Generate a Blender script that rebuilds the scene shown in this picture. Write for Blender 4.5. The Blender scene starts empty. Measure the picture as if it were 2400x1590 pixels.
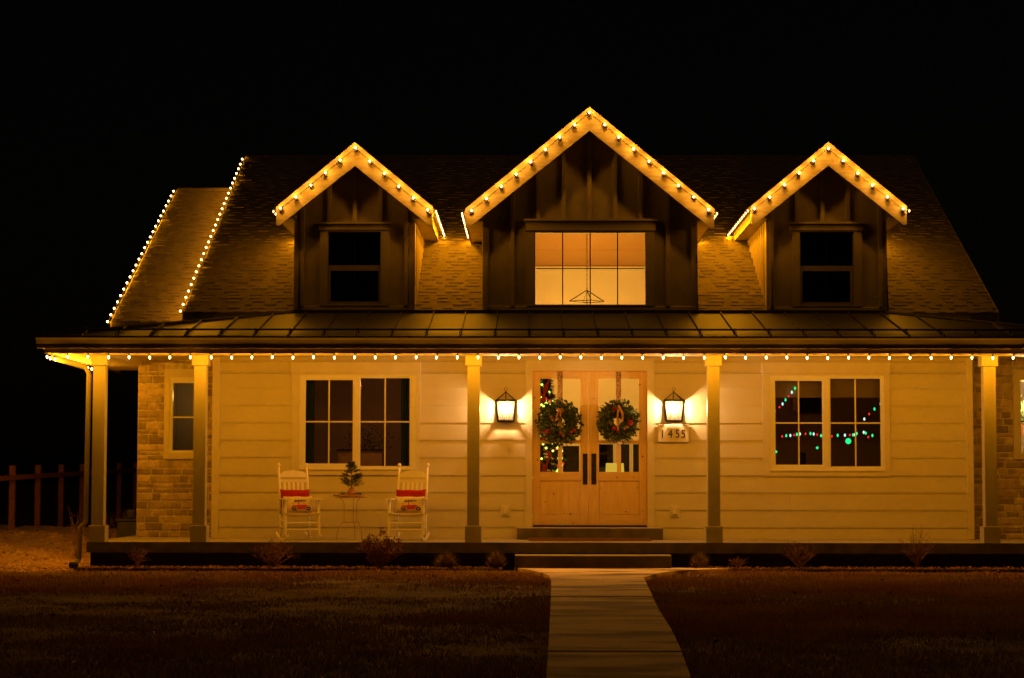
import bpy, math, random
import numpy as np
from mathutils import Vector, Matrix, Euler
random.seed(7); rng = np.random.default_rng(7)
S = bpy.context.scene
C = S.collection

# ------------------------------------------------------------------ camera
F = 5056.0                      # focal length in pixels of a 2400 px wide frame
CAM = Vector((0.0, -34.05, 1.28))
PITCH, YAW, ROLL = math.radians(3.79), math.radians(0.453), math.radians(0.07)
RM = Matrix.Rotation(YAW, 3, 'Z') @ Matrix.Rotation(math.pi/2 + PITCH, 3, 'X') @ Matrix.Rotation(ROLL, 3, 'Z')
cd = bpy.data.cameras.new('camera'); cam = bpy.data.objects.new('camera', cd); C.objects.link(cam)
cam.location = CAM; cam.rotation_euler = RM.to_euler()
cd.sensor_width = 36.0; cd.lens = 36.0*F/2400.0; cd.clip_start = 0.1; cd.clip_end = 2000
S.camera = cam

# ------------------------------------------------------------------ night sky, faint added fill lamp, exposure
w = bpy.data.worlds.new('World'); S.world = w; w.use_nodes = True
wn = w.node_tree.nodes; wl = w.node_tree.links
bg = wn['Background']; sky = wn.new('ShaderNodeTexSky'); sky.sky_type = 'NISHITA'; sky.sun_disc = False
sky.sun_elevation = math.radians(2.0); sky.sun_rotation = math.radians(200)
wl.new(sky.outputs[0], bg.inputs[0]); bg.inputs[1].default_value = 0.0004
S.view_settings.view_transform = 'Standard'; S.view_settings.look = 'None'
S.view_settings.gamma = 1.0; S.view_settings.exposure = 0.0; S.view_settings.use_curve_mapping = False
S.cycles.use_denoising = True
S.cycles.max_bounces = 6; S.cycles.diffuse_bounces = 4; S.cycles.transparent_max_bounces = 12
S.cycles.sample_clamp_indirect = 4.0
S.cycles.use_light_tree = True
BULB_HANG, BULB_FACE, BULB_SIDE, BULB_RAKE, CANDLE = 9.2, 3.1, 4.6, 4.3, 28.0      # watts per bulb
ml_ = bpy.data.lights.new('moonlight', 'SUN'); ml_.energy = 0.055; ml_.color = (1, .46, .08); ml_.angle = math.radians(0.5)  # warm fill lamp added to lift the dark surfaces evenly
mo_ = bpy.data.objects.new('moonlight', ml_); C.objects.link(mo_); mo_.rotation_euler = (math.radians(17), 0, math.radians(-18))

# ------------------------------------------------------------------ pixel <-> place helpers (photo pixels of the 2400 px frame)
def ray(px, py): return RM @ Vector(((px-1200)/F, -(py-795)/F, -1.0))
def at(px, py, Y):
    d = ray(px, py); t = (Y-CAM.y)/d.y; p = CAM + d*t; return (p.x, p.z)
def rect(x0, y0, x1, y1, Y):                       # -> X0, X1, Z0, Z1 (axis aligned, metres)
    a, b, c, d = at(x0, y0, Y), at(x1, y0, Y), at(x0, y1, Y), at(x1, y1, Y)
    return ((a[0]+c[0])/2, (b[0]+d[0])/2, (c[1]+d[1])/2, (a[1]+b[1])/2)
def ground(px, py, z=0.0):
    d = ray(px, py); t = (z-CAM.z)/d.z; p = CAM + d*t; return (p.x, p.y)

# ------------------------------------------------------------------ materials
def node(nt, t, **kw):
    n = nt.nodes.new(t)
    for k, v in kw.items(): setattr(n, k, v)
    return n
def mat(name, col, rough=0.6, col2=None, scale=6.0, bump=0.0, bscale=40.0, metal=0.0, spec=0.4, stretch=None, tint=0.0, detail=6.0, lo=0.35, hi=0.65):
    m = bpy.data.materials.new(name); m.use_nodes = True; nt = m.node_tree; L = nt.links
    b = nt.nodes['Principled BSDF']; b.inputs['Roughness'].default_value = rough
    b.inputs['Metallic'].default_value = metal; b.inputs['Specular IOR Level'].default_value = spec
    tc = node(nt, 'ShaderNodeTexCoord'); mp = node(nt, 'ShaderNodeMapping'); L.new(tc.outputs['Object'], mp.inputs[0])
    if stretch: mp.inputs['Scale'].default_value = stretch
    nz = node(nt, 'ShaderNodeTexNoise'); nz.inputs['Scale'].default_value = scale; nz.inputs['Detail'].default_value = detail
    L.new(mp.outputs[0], nz.inputs['Vector'])
    c2 = col2 if col2 else tuple(c*0.82 for c in col)
    mr = node(nt, 'ShaderNodeMapRange'); mr.inputs[1].default_value = lo; mr.inputs[2].default_value = hi
    L.new(nz.outputs[0], mr.inputs[0])
    mx = node(nt, 'ShaderNodeMix', data_type='RGBA'); mx.inputs[6].default_value = (*col, 1); mx.inputs[7].default_value = (*c2, 1)
    L.new(mr.outputs[0], mx.inputs[0]); out = mx.outputs[2]
    if tint:
        at_ = node(nt, 'ShaderNodeAttribute', attribute_name='tint'); ml = node(nt, 'ShaderNodeMath', operation='MULTIPLY_ADD')
        L.new(at_.outputs['Fac'], ml.inputs[0]); ml.inputs[1].default_value = tint; ml.inputs[2].default_value = 1.0-tint/2
        hs = node(nt, 'ShaderNodeHueSaturation'); L.new(ml.outputs[0], hs.inputs['Value']); L.new(out, hs.inputs['Color']); out = hs.outputs[0]
    L.new(out, b.inputs['Base Color'])
    if bump:
        n2 = node(nt, 'ShaderNodeTexNoise'); n2.inputs['Scale'].default_value = bscale; n2.inputs['Detail'].default_value = 8
        L.new(mp.outputs[0], n2.inputs['Vector'])
        bp = node(nt, 'ShaderNodeBump'); bp.inputs['Strength'].default_value = bump; bp.inputs['Distance'].default_value = 0.02
        L.new(n2.outputs[0], bp.inputs['Height']); L.new(bp.outputs[0], b.inputs['Normal'])
    return m
def emit(name, col, strength, sampling='FRONT'):
    m = bpy.data.materials.new(name); m.use_nodes = True; nt = m.node_tree; nt.nodes.clear()
    e = node(nt, 'ShaderNodeEmission'); e.inputs[0].default_value = (*col, 1); e.inputs[1].default_value = strength
    o = node(nt, 'ShaderNodeOutputMaterial'); nt.links.new(e.outputs[0], o.inputs[0])
    m.cycles.emission_sampling = sampling
    return m
def glass_mat(name, refl=0.06, tintc=(0.9, 0.93, 0.9), milky=0.0):
    m = bpy.data.materials.new(name); m.use_nodes = True; nt = m.node_tree; nt.nodes.clear(); L = nt.links
    t = node(nt, 'ShaderNodeBsdfTransparent'); t.inputs[0].default_value = (*tintc, 1)
    g = node(nt, 'ShaderNodeBsdfGlossy'); g.inputs['Roughness'].default_value = 0.02
    mx = node(nt, 'ShaderNodeMixShader'); fr = node(nt, 'ShaderNodeFresnel'); fr.inputs[0].default_value = 1.35
    L.new(fr.outputs[0], mx.inputs[0]); L.new(t.outputs[0], mx.inputs[1]); L.new(g.outputs[0], mx.inputs[2])
    out = mx.outputs[0]
    if milky:
        tr = node(nt, 'ShaderNodeBsdfTranslucent'); m2 = node(nt, 'ShaderNodeMixShader'); m2.inputs[0].default_value = milky
        L.new(out, m2.inputs[1]); L.new(tr.outputs[0], m2.inputs[2]); out = m2.outputs[0]
    o = node(nt, 'ShaderNodeOutputMaterial'); L.new(out, o.inputs[0]); return m

AMBER = (1.0, 0.35, 0.003)
M = {}
M['siding'] = mat('siding_paint', (.64, .58, .45), .45, (.60, .54, .42), 2.2, stretch=(.7, 1, 2.5))
M['trim'] = mat('trim_paint', (.68, .62, .50), .42, (.63, .57, .45), 4, .06, 50)
M['vinyl'] = mat('window_vinyl', (.78, .76, .70), .3, (.74, .72, .66), 8)
M['rake'] = mat('rake_board_paint', (.50, .44, .34), .4, (.36, .29, .20), 5.2, .15, 30, stretch=(1, 1, 5))
M['dark'] = mat('dormer_paint', (.36, .30, .215), .6, (.30, .25, .175), 5, .25, 70)  # dormer fronts: same paint as the sides, darkened to stand for shade
M['darktrim'] = mat('dormer_trim_paint', (.36, .30, .22), .5, (.31, .26, .19), 5, .15, 70)
M['fascia'] = mat('fascia_paint', (.19, .155, .105), .55, (.15, .12, .085), 3, .08, 60)
M['gutter'] = mat('gutter_metal', (.05, .042, .03), .35, (.035, .03, .02), 4, .05, 30)
M['guttergrey'] = mat('gutter_paint', (.12, .10, .07), .65, (.10, .08, .055), 4, spec=.2)
M['soffit'] = mat('soffit_paint', (.74, .70, .60), .5, (.68, .63, .54), 6)
M['shingle'] = mat('asphalt_shingle', (.20, .17, .125), .95, (.15, .125, .09), 26, .5, 220, tint=.22, spec=.1)
M['metal'] = mat('roof_metal', (.031, .026, .02), .55, (.023, .019, .015), 1.6, .06, 6, metal=.15, spec=.3)
M['iron'] = mat('black_iron', (.018, .016, .014), .45, (.03, .025, .02), 30, metal=.3)
M['post'] = mat('post_paint', (.36, .34, .27), .45, (.32, .30, .235), 3, .08, 60, stretch=(3, 3, .5))
M['stone'] = mat('ledge_stone', (.52, .43, .31), .9, (.36, .27, .18), 7, .7, 45, tint=.85, spec=.15)
M['mortar'] = mat('mortar', (.70, .62, .48), .95, (.42, .36, .28), 14, .5, 90)
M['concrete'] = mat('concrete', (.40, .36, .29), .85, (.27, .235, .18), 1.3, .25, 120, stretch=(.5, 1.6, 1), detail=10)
M['concrete_edge'] = mat('concrete_edge', (.13, .105, .075), .9, (.075, .06, .042), 4, .4, 60, detail=10)  # side faces of the concrete, darkened in colour for their shade
M['walk'] = mat('walk_concrete', (.86, .66, .38), .85, (.22, .15, .08), 1.5, .3, 90, stretch=(.42, 1.1, 1), detail=15, lo=.46, hi=.60)
M['foundation'] = mat('foundation_parging', (.05, .042, .034), .95, (.03, .025, .02), 8, .3, 60)
M['soil'] = mat('lawn_soil', (.26, .17, .07), 1, (.10, .06, .025), 1.1, .6, 60, detail=10)
M['field'] = mat('dark_field', (.055, .038, .02), 1, (.025, .018, .01), .6, .6, 20, detail=10)  # far ground, darkened in colour to merge with the night
M['mulch'] = mat('bark_mulch', (.085, .048, .024), 1, (.03, .018, .01), 40, .9, 90, detail=10)
M['mulchchip'] = mat('bark_chip', (.30, .14, .07), .95, (.14, .065, .03), 20, tint=1.0)
M['gravel'] = mat('gravel', (.80, .54, .31), .95, (.56, .35, .19), 8, .8, 90, tint=.7, detail=10)
M['grass'] = mat('grass_blades', (.52, .38, .12), .8, (.46, .23, .09), .8, tint=.8, spec=.2)
M['dry'] = mat('dry_stems', (.32, .18, .10), .9, (.19, .10, .055), 20, tint=.6)
M['leafred'] = mat('dry_leaves', (.24, .11, .06), .85, (.14, .06, .03), 20, tint=.6)
M['tuft'] = mat('tuft_grass', (.32, .22, .09), .9, (.2, .14, .055), 12, tint=.7)
M['alder'] = mat('knotty_alder', (.76, .55, .25), .5, (.67, .45, .19), 3.5, .12, 60, stretch=(6, 6, .7), detail=10)
M['alder_h'] = mat('knotty_alder_rail', (.74, .53, .24), .5, (.65, .44, .185), 3.5, .12, 60, stretch=(.7, 6, 6), detail=10)
M['knot'] = mat('wood_knot', (.06, .025, .01), .6, (.03, .012, .005), 40)
M['white'] = mat('chair_paint', (.88, .85, .76), .4, (.84, .80, .70), 9, .05, 60)
M['weave'] = mat('woven_seat', (.66, .55, .38), .8, (.40, .32, .2), 60, .8, 150)
M['red'] = mat('red_cloth', (.42, .012, .012), .9, (.30, .008, .01), 12, .3, 200)
M['cream'] = mat('cream_cloth', (.78, .68, .50), .9, (.70, .60, .44), 8, .3, 200)
M['printred'] = mat('print_red', (.50, .045, .012), .9, (.42, .05, .012), 25)
M['printblack'] = mat('print_black', (.02, .018, .015), .9)
M['printgreen'] = mat('print_green', (.10, .11, .03), .9, (.05, .07, .02), 50)
M['wire'] = mat('table_wire', (.42, .25, .13), .5, (.30, .16, .08), 20)
M['wood'] = mat('tray_wood', (.46, .27, .12), .5, (.32, .17, .07), 6, stretch=(1, 6, 6))
M['needle'] = mat('fir_needles', (.050, .060, .016), .7, (.024, .036, .012), 9, tint=1.0)
M['wleaf'] = mat('wreath_leaves', (.075, .105, .024), .55, (.032, .055, .016), 14, tint=1.1)
M['bark'] = mat('bark', (.12, .07, .035), .9, (.07, .04, .02), 30, .5, 80)
M['burlap'] = mat('burlap', (.50, .24, .11), .95, (.36, .17, .08), 60, .6, 200)
M['berry'] = mat('red_berries', (.50, .015, .03), .25, (.40, .01, .02), 30)
M['cone'] = mat('pine_cones', (.20, .085, .035), .7, (.10, .045, .02), 50)
M['ribbon'] = mat('glitter_ribbon', (.52, .33, .13), .35, (.10, .045, .02), 85, .5, 160, metal=.3, lo=.45, hi=.55)
M['ribbon2'] = mat('gold_ribbon', (.42, .20, .05), .5, (.26, .11, .03), 12)
M['mat'] = mat('coir_mat', (.38, .21, .12), 1, (.24, .12, .06), 60, .9, 200)
M['cedar'] = mat('fence_wood', (.72, .32, .20), .85, (.52, .21, .13), 7, .4, 60, stretch=(3, 3, .6))
M['plastic'] = mat('outlet_plastic', (.74, .69, .58), .4)
M['util'] = mat('utility_metal', (.10, .10, .05), .6, (.07, .07, .035), 8)
M['glass'] = glass_mat('window_glass')
M['lglass'] = glass_mat('lantern_glass', milky=.01, tintc=(.97, .97, .95))
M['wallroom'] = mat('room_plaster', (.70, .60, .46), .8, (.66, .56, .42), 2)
M['ceilroom'] = mat('room_ceiling', (.44, .24, .08), .8, (.41, .22, .07), 1.2)
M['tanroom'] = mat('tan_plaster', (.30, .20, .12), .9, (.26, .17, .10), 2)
M['floorroom'] = mat('wood_floor', (.20, .11, .05), .5, (.15, .08, .035), 5)
M['agediron'] = mat('aged_brass', (.045, .036, .026), .5, (.03, .024, .018), 30)
M['black'] = mat('dark_void', (.006, .005, .004), .9)
M['curtain'] = mat('curtain_cloth', (.05, .085, .06), .9, (.03, .05, .04), 12, stretch=(8, 1, .3))
M['shade'] = emit('lamp_shade_glow', (.80, .48, .045), 1.0)
M['bulb_hang'] = emit('bulb_glow_eave', (1.0, .60, .22), 14, 'NONE')
M['bulb_face'] = emit('bulb_glow_rake_face', (1.0, .60, .22), 14, 'NONE')
M['bulb_side'] = emit('bulb_glow_side', (1.0, .60, .22), 6, 'NONE')
M['bulb_rake'] = emit('bulb_glow_roof_edge', (1.0, .60, .22), 14, 'NONE')
M['candle'] = emit('candle_glow', (1.0, .66, .36), 14, 'NONE')
M['led_g'] = emit('led_green', (.02, .85, .25), 1.6, 'NONE')
M['led_r'] = emit('led_red', (1.0, .03, .03), 1.4, 'NONE')
M['led_w'] = emit('led_white', (.65, .95, .85), 1.5, 'NONE')
M['led_y'] = emit('led_yellow', (.75, 1.0, .12), 2.6, 'NONE')
M['room_bulb'] = emit('room_bulb_glow', (1, .6, .25), 12, 'NONE')

# ------------------------------------------------------------------ mesh builder
class MB:
    def __init__(s): s.v = []; s.f = []; s.m = []; s.t = []
    def add(s, vs, fs, mi=0, t=.5):
        o = len(s.v); s.v += [tuple(v) for v in vs]
        for f in fs: s.f.append(tuple(i+o for i in f)); s.m.append(mi); s.t.append(t)
        return s
    def box(s, x0, x1, y0, y1, z0, z1, mi=0, t=.5):
        return s.add([(x0,y0,z0),(x1,y0,z0),(x1,y1,z0),(x0,y1,z0),(x0,y0,z1),(x1,y0,z1),(x1,y1,z1),(x0,y1,z1)],
                     [(0,3,2,1),(4,5,6,7),(0,1,5,4),(1,2,6,5),(2,3,7,6),(3,0,4,7)], mi, t)
    def bbox(s, x0, x1, y0, y1, z0, z1, b=.006, mi=0, t=.5):      # box whose front (-Y) edges are chamfered
        return s.add([(x0,y1,z0),(x1,y1,z0),(x1,y1,z1),(x0,y1,z1),(x0,y0+b,z0),(x1,y0+b,z0),(x1,y0+b,z1),(x0,y0+b,z1),
                      (x0+b,y0,z0+b),(x1-b,y0,z0+b),(x1-b,y0,z1-b),(x0+b,y0,z1-b)],
                     [(0,3,2,1),(0,1,5,4),(1,2,6,5),(2,3,7,6),(3,0,4,7),(4,5,9,8),(5,6,10,9),(6,7,11,10),(7,4,8,11),(8,9,10,11)], mi, t)
    def prism(s, pts, y0, y1, mi=0, t=.5):                         # polygon in XZ (counter-clockwise seen from -Y) extruded along Y
        n = len(pts); vs = [(x, y0, z) for x, z in pts] + [(x, y1, z) for x, z in pts]
        return s.add(vs, [tuple(range(n)), tuple(range(2*n-1, n-1, -1))] + [(i, i+n, (i+1)%n+n, (i+1)%n) for i in range(n)], mi, t)
    def slab(s, pts, z0, z1, mi=0, t=.5):                          # polygon in XY extruded along Z
        n = len(pts); vs = [(x, y, z0) for x, y in pts] + [(x, y, z1) for x, y in pts]
        return s.add(vs, [tuple(range(n-1, -1, -1)), tuple(range(n, 2*n))] + [(i, (i+1)%n, (i+1)%n+n, i+n) for i in range(n)], mi, t)
    def side(s, pts, x0, x1, mi=0, t=.5):                          # polygon in YZ extruded along X
        n = len(pts); vs = [(x0, y, z) for y, z in pts] + [(x1, y, z) for y, z in pts]
        return s.add(vs, [tuple(range(n-1, -1, -1)), tuple(range(n, 2*n))] + [(i, (i+1)%n, (i+1)%n+n, i+n) for i in range(n)], mi, t)
    def tube(s, pts, r, n=6, mi=0, t=.5, cap=True):
        P = [Vector(p) for p in pts]; R = r if isinstance(r, (list, tuple)) else [r]*len(P); vs = []; fs = []
        for i, p in enumerate(P):
            d = (P[min(i+1, len(P)-1)]-P[max(i-1, 0)]).normalized()
            a = Vector((0, 0, 1)) if abs(d.z) < .9 else Vector((1, 0, 0))
            u = d.cross(a).normalized(); v = d.cross(u)
            for k in range(n):
                q = 2*math.pi*k/n; vs.append(p+u*(R[i]*math.cos(q))+v*(R[i]*math.sin(q)))
        for i in range(len(P)-1):
            for k in range(n): fs.append((i*n+k, i*n+(k+1)%n, (i+1)*n+(k+1)%n, (i+1)*n+k))
        if cap: fs += [tuple(range(n-1, -1, -1)), tuple(range((len(P)-1)*n, len(P)*n))]
        return s.add(vs, fs, mi, t)
    def lathe(s, prof, n=10, c=(0,0,0), mi=0, t=.5, axis='z'):     # prof = [(r, h)]
        vs = []; fs = []
        for r, h in prof:
            for k in range(n):
                q = 2*math.pi*k/n; a, b = r*math.cos(q), r*math.sin(q)
                vs.append((c[0]+a, c[1]+b, c[2]+h) if axis == 'z' else (c[0]+a, c[1]+h, c[2]+b) if axis == 'y' else (c[0]+h, c[1]+a, c[2]+b))
        for i in range(len(prof)-1):
            for k in range(n): fs.append((i*n+k, i*n+(k+1)%n, (i+1)*n+(k+1)%n, (i+1)*n+k))
        fs += [tuple(range(n-1, -1, -1)), tuple(range((len(prof)-1)*n, len(prof)*n))]
        return s.add(vs, fs, mi, t)
def obj(name, mb, m, parent=None, loc=(0,0,0), rot=(0,0,0), smooth=False, kind=None):
    if isinstance(mb, MB):
        me = bpy.data.meshes.new(name); me.from_pydata(mb.v, [], mb.f)
        ms = m if isinstance(m, (list, tuple)) else [m]
        for x in ms: me.materials.append(x)
        if len(ms) > 1: me.polygons.foreach_set('material_index', mb.m)
        a = me.attributes.new('tint', 'FLOAT', 'FACE'); a.data.foreach_set('value', mb.t)
        if smooth: me.polygons.foreach_set('use_smooth', [True]*len(me.polygons))
        me.update()
    else: me = mb
    o = bpy.data.objects.new(name, me); C.objects.link(o); o.location = loc; o.rotation_euler = rot
    if parent is not None: o.parent = parent
    if kind: o['kind'] = kind
    return o
def thing(name, label, cat, loc=(0,0,0), rotz=0, group=None):
    o = bpy.data.objects.new(name, None); C.objects.link(o); o.location = loc; o.rotation_euler = (0,0,rotz)
    o['label'] = label; o['category'] = cat; o.empty_display_size = .1
    if group: o['group'] = group
    return o
def tag(o, label, cat, group=None, kind=None):
    o['label'] = label; o['category'] = cat
    if group: o['group'] = group
    if kind: o['kind'] = kind
    return o
def dup(root, loc, rotz, label, group=None):
    r = root.copy(); C.objects.link(r); r.location = loc; r.rotation_euler = (0,0,rotz); r['label'] = label
    if group: r['group'] = group
    for ch in list(root.children):
        c = ch.copy(); C.objects.link(c); c.parent = r
        for g in list(ch.children):
            d = g.copy(); C.objects.link(d); d.parent = c
    return r
def rwh(mb, R, holes, y0, y1, mi=0, bevel=0):                      # rectangle X0,X1,Z0,Z1 minus rectangular holes, as boxes
    xs = sorted({R[0], R[1], *[min(max(h[i], R[0]), R[1]) for h in holes for i in (0, 1)]})
    for a, b in zip(xs, xs[1:]):
        if b-a < 1e-5: continue
        xm = (a+b)/2; cuts = sorted((max(h[2], R[2]), min(h[3], R[3])) for h in holes if h[0] < xm < h[1] and h[3] > R[2] and h[2] < R[3])
        z = R[2]
        for c0, c1 in cuts:
            if c0-z > 1e-5: mb.box(a, b, y0, y1, z, c0, mi)
            z = max(z, c1)
        if R[3]-z > 1e-5: mb.box(a, b, y0, y1, z, R[3], mi)
    return mb

# ================================================================== GROUND
FLOOR = 0.385                                                      # porch floor height
def sst(a, b, x):
    t = np.clip((x-a)/(b-a), 0, 1); return t*t*(3-2*t)
def terrain(x, y):
    x = np.asarray(x, float); y = np.asarray(y, float)
    berm = sst(-6.7, -8.0, x)*sst(-2.6, 7, y)*0.30*(1-sst(60, 140, y))
    lump = sst(-6.8, -7.6, x)*sst(-1.5, 1.5, y)*(1-sst(14, 22, y))*(0.05*np.sin(2.3*x+1.7*y)+0.035*np.sin(4.1*x-2.9*y+1)+.02*np.sin(9*x+7*y))
    lawn = (1-sst(-2.9, -2.4, y))*(0.012*np.sin(.9*x+.5*y)+.01*np.sin(1.7*y-.6*x))
    return -0.03 + berm + lump + lawn
gx = np.concatenate([[-400, -200, -100, -60, -35, -25, -20, -17], np.arange(-15, -6, .15), np.arange(-6, 16, .5), [17, 20, 25, 35, 60, 100, 200, 400]])
gy = np.concatenate([[-120, -60, -40, -30], np.arange(-26, -3.2, .5), np.arange(-3.2, 12, .15), np.arange(12, 30, .8), [32, 36, 42, 50, 60, 80, 110, 150, 220, 400, 900]])
GX, GY = np.meshgrid(gx, gy); GZ = terrain(GX, GY); nx, ny = len(gx), len(gy)
g = MB(); g.v = list(zip(GX.ravel().tolist(), GY.ravel().tolist(), GZ.ravel().tolist()))
g.f = [(j*nx+i, j*nx+i+1, (j+1)*nx+i+1, (j+1)*nx+i) for j in range(ny-1) for i in range(nx-1)]; g.m = [0]*len(g.f); g.t = [.5]*len(g.f)
for k, f in enumerate(g.f):
    cx = sum(g.v[i][0] for i in f)/4; cy = sum(g.v[i][1] for i in f)/4
    g.m[k] = 1 if (cx < -6.62 and -2.62 < cy < 12) else (2 if (cy > 2 or cy < -24 or abs(cx) > 12) else 0)
gr = obj('ground', g, [M['soil'], M['gravel'], M['field']], smooth=True, kind='structure')

# porch slab, foundation, steps
XL, XR = -6.555, 8.9
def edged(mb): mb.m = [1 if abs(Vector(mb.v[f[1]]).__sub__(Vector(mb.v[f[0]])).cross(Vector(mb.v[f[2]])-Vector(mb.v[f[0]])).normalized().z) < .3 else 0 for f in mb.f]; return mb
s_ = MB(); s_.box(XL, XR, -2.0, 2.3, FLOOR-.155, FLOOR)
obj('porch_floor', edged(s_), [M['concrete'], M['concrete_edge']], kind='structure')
fo = MB(); fo.box(XL+.05, XR-.05, -1.95, 2.2, -.3, FLOOR-.157)
obj('foundation', fo, M['foundation'], kind='structure')
R = rect(1207, 1302, 1574, 1333, -2.45); R_STEP = R
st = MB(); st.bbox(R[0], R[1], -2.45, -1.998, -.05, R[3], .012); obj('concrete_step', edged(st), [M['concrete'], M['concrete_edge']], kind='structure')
R = rect(1212, 1237.5, 1554, 1263, -.45)
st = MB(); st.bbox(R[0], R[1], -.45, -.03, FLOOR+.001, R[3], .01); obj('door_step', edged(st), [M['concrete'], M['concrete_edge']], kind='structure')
STEP_TOP = R[3]

# walkway: cast slabs with open joints
Lpts = [ground(*p) for p in [(1206, 1335), (1240, 1340.5), (1268, 1346.5), (1286, 1354), (1292, 1363), (1291.5, 1400), (1287, 1500), (1281, 1590), (1279, 1640)]]
Rpts = [ground(*p) for p in [(1725, 1335), (1700, 1338), (1594, 1341.5), (1551, 1346.7), (1509, 1358), (1525, 1395), (1545, 1437), (1572, 1482), (1597, 1536), (1617, 1590), (1627, 1640)]]
def edge(pts, y):
    p = sorted(pts, key=lambda q: q[1]); return float(np.interp(y, [q[1] for q in p], [q[0] for q in p]))
wk = bpy.data.objects.new('walkway', None); C.objects.link(wk); wk['kind'] = 'structure'
joints = [ground(1380, y)[1] for y in (1335.2, 1367, 1391, 1405, 1439, 1482, 1537, 1605)]
for k in range(len(joints)-1):
    ya, yb = joints[k]-.014, joints[k+1]+.014
    ys = np.linspace(ya, yb, 14)
    pts = [(edge(Rpts, y), y) for y in ys[::-1]] ; pl = [(edge(Lpts, y), y) for y in ys]
    poly = pl + pts
    mb = MB(); mb.slab(poly, -.05, .028+.004*((k*7)%3), t=.3+.5*((k*5)%4)/4)
    obj('concrete_slab', mb, M['walk'], wk)
mu = MB(); mu.box(XL-.1, R[0]-.2, -2.42, -1.96, -.04, .012); mu.box(R[1]+.3, XR, -2.5, -1.96, -.04, .012)
obj('mulch_bed', mu, M['mulch'], kind='structure')

def blades(n, xr, yr, h, wd, keep, zf, lean=.35, dens=None):
    x = rng.uniform(*xr, n); y = rng.uniform(*yr, n); k = keep(x, y); x, y = x[k], y[k]; n = len(x)
    f_ = np.zeros(n)
    for q in range(14):
        th_ = q*2.399; k_ = .5*1.28**q; f_ += np.sin((x*np.cos(th_)+y*np.sin(th_))*k_+q*1.7)/(1+.22*q)
    f_ = f_/2.6; kp = rng.uniform(0, 1, n) < np.clip(.62+.55*f_, .06, 1); x, y, f_ = x[kp], y[kp], f_[kp]; n = len(x)
    z = zf(x, y); a = rng.uniform(0, 2*np.pi, n); hh = h*rng.uniform(.4, 1.15, n); ww = wd*rng.uniform(.6, 1.3, n)
    patch = .5+.5*np.sin(x*.9+np.sin(y*.7)*2)*np.sin(y*1.1+x*.3); hh *= np.clip(.8+.5*f_, .35, 1.5)
    lx, ly = rng.normal(0, lean, n)*hh, rng.normal(0, lean, n)*hh
    v = np.empty((n, 3, 3)); v[:, 0] = np.c_[x-np.cos(a)*ww, y-np.sin(a)*ww, z-.01]; v[:, 1] = np.c_[x+np.cos(a)*ww, y+np.sin(a)*ww, z-.01]
    v[:, 2] = np.c_[x+lx, y+ly, z+hh]
    me = bpy.data.meshes.new('grass'); me.vertices.add(n*3); me.vertices.foreach_set('co', v.ravel())
    me.loops.add(n*3); me.loops.foreach_set('vertex_index', np.arange(n*3)); me.polygons.add(n)
    me.polygons.foreach_set('loop_start', np.arange(n)*3); me.update(calc_edges=True)
    at_ = me.attributes.new('tint', 'FLOAT', 'FACE'); at_.data.foreach_set('value', np.clip(rng.uniform(0, 1, n)*.5+.25+.3*f_, 0, 1))
    return me
def lawn_keep(x, y):
    lx = np.interp(y, [p[1] for p in sorted(Lpts, key=lambda q: q[1])], [p[0] for p in sorted(Lpts, key=lambda q: q[1])])
    rx = np.interp(y, [p[1] for p in sorted(Rpts, key=lambda q: q[1])], [p[0] for p in sorted(Rpts, key=lambda q: q[1])])
    edge_y = -2.42 + .04*np.sin(x*3)
    return ((x < lx+.012+.02*np.sin(y*9)) | (x > rx-.012-.02*np.sin(y*8))) & (y < edge_y)
me = blades(700000, (-9.5, 9.5), (-22, -2.3), .055, .006, lawn_keep, terrain, .5); me.materials.append(M['grass'])
tag(obj('grass', me, None), 'short patchy winter lawn grass either side of the concrete walk', 'grass', kind='stuff')

# bark chips in the bed, fallen leaves on the lawn
ch_ = MB(); rr = random.Random(77)
for k in range(4200):
    x_ = rr.uniform(XL, XR); y_ = rr.uniform(-2.5, -1.97)
    if R_STEP[0]-.2 < x_ < R_STEP[1]+.25: continue
    a = rr.uniform(0, 3.14); l_ = rr.uniform(.012, .04); w_ = l_*rr.uniform(.2, .5); z_ = .014+rr.uniform(0, .02); dz_ = rr.uniform(-.012, .012); c, q = math.cos(a), math.sin(a)
    ch_.add([(x_-c*l_-q*w_, y_-q*l_+c*w_, z_-dz_), (x_-c*l_+q*w_, y_-q*l_-c*w_, z_-dz_), (x_+c*l_+q*w_, y_+q*l_-c*w_, z_+dz_+.004), (x_+c*l_-q*w_, y_+q*l_+c*w_, z_+dz_+.008)], [(0, 1, 2, 3)], 0, rr.random())
tag(obj('bark_chips', ch_, M['mulchchip']), 'loose reddish bark chips in the narrow bed below the porch edge', 'mulch', kind='stuff')
lv_ = MB()
for k in range(420):
    x_ = rr.uniform(-9, 9); y_ = -2.5-rr.random()**1.6*15; z_ = float(terrain(x_, y_))+rr.uniform(.03, .06); a = rr.uniform(0, 6.28); l_ = rr.uniform(.02, .045)
    d1_ = Vector((math.cos(a)*l_, math.sin(a)*l_, rr.uniform(-.01, .02))); d2_ = Vector((-math.sin(a)*l_*.6, math.cos(a)*l_*.6, rr.uniform(-.01, .02))); p_ = Vector((x_, y_, z_))
    lv_.add([p_-d1_, p_-d2_*.9, p_+d1_*.8, p_+d2_], [(0, 1, 2, 3)], 0, rr.random())
tag(obj('fallen_leaves', lv_, M['leafred']), 'dry fallen leaves scattered over the lawn and the walk', 'leaves', kind='stuff')
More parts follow.
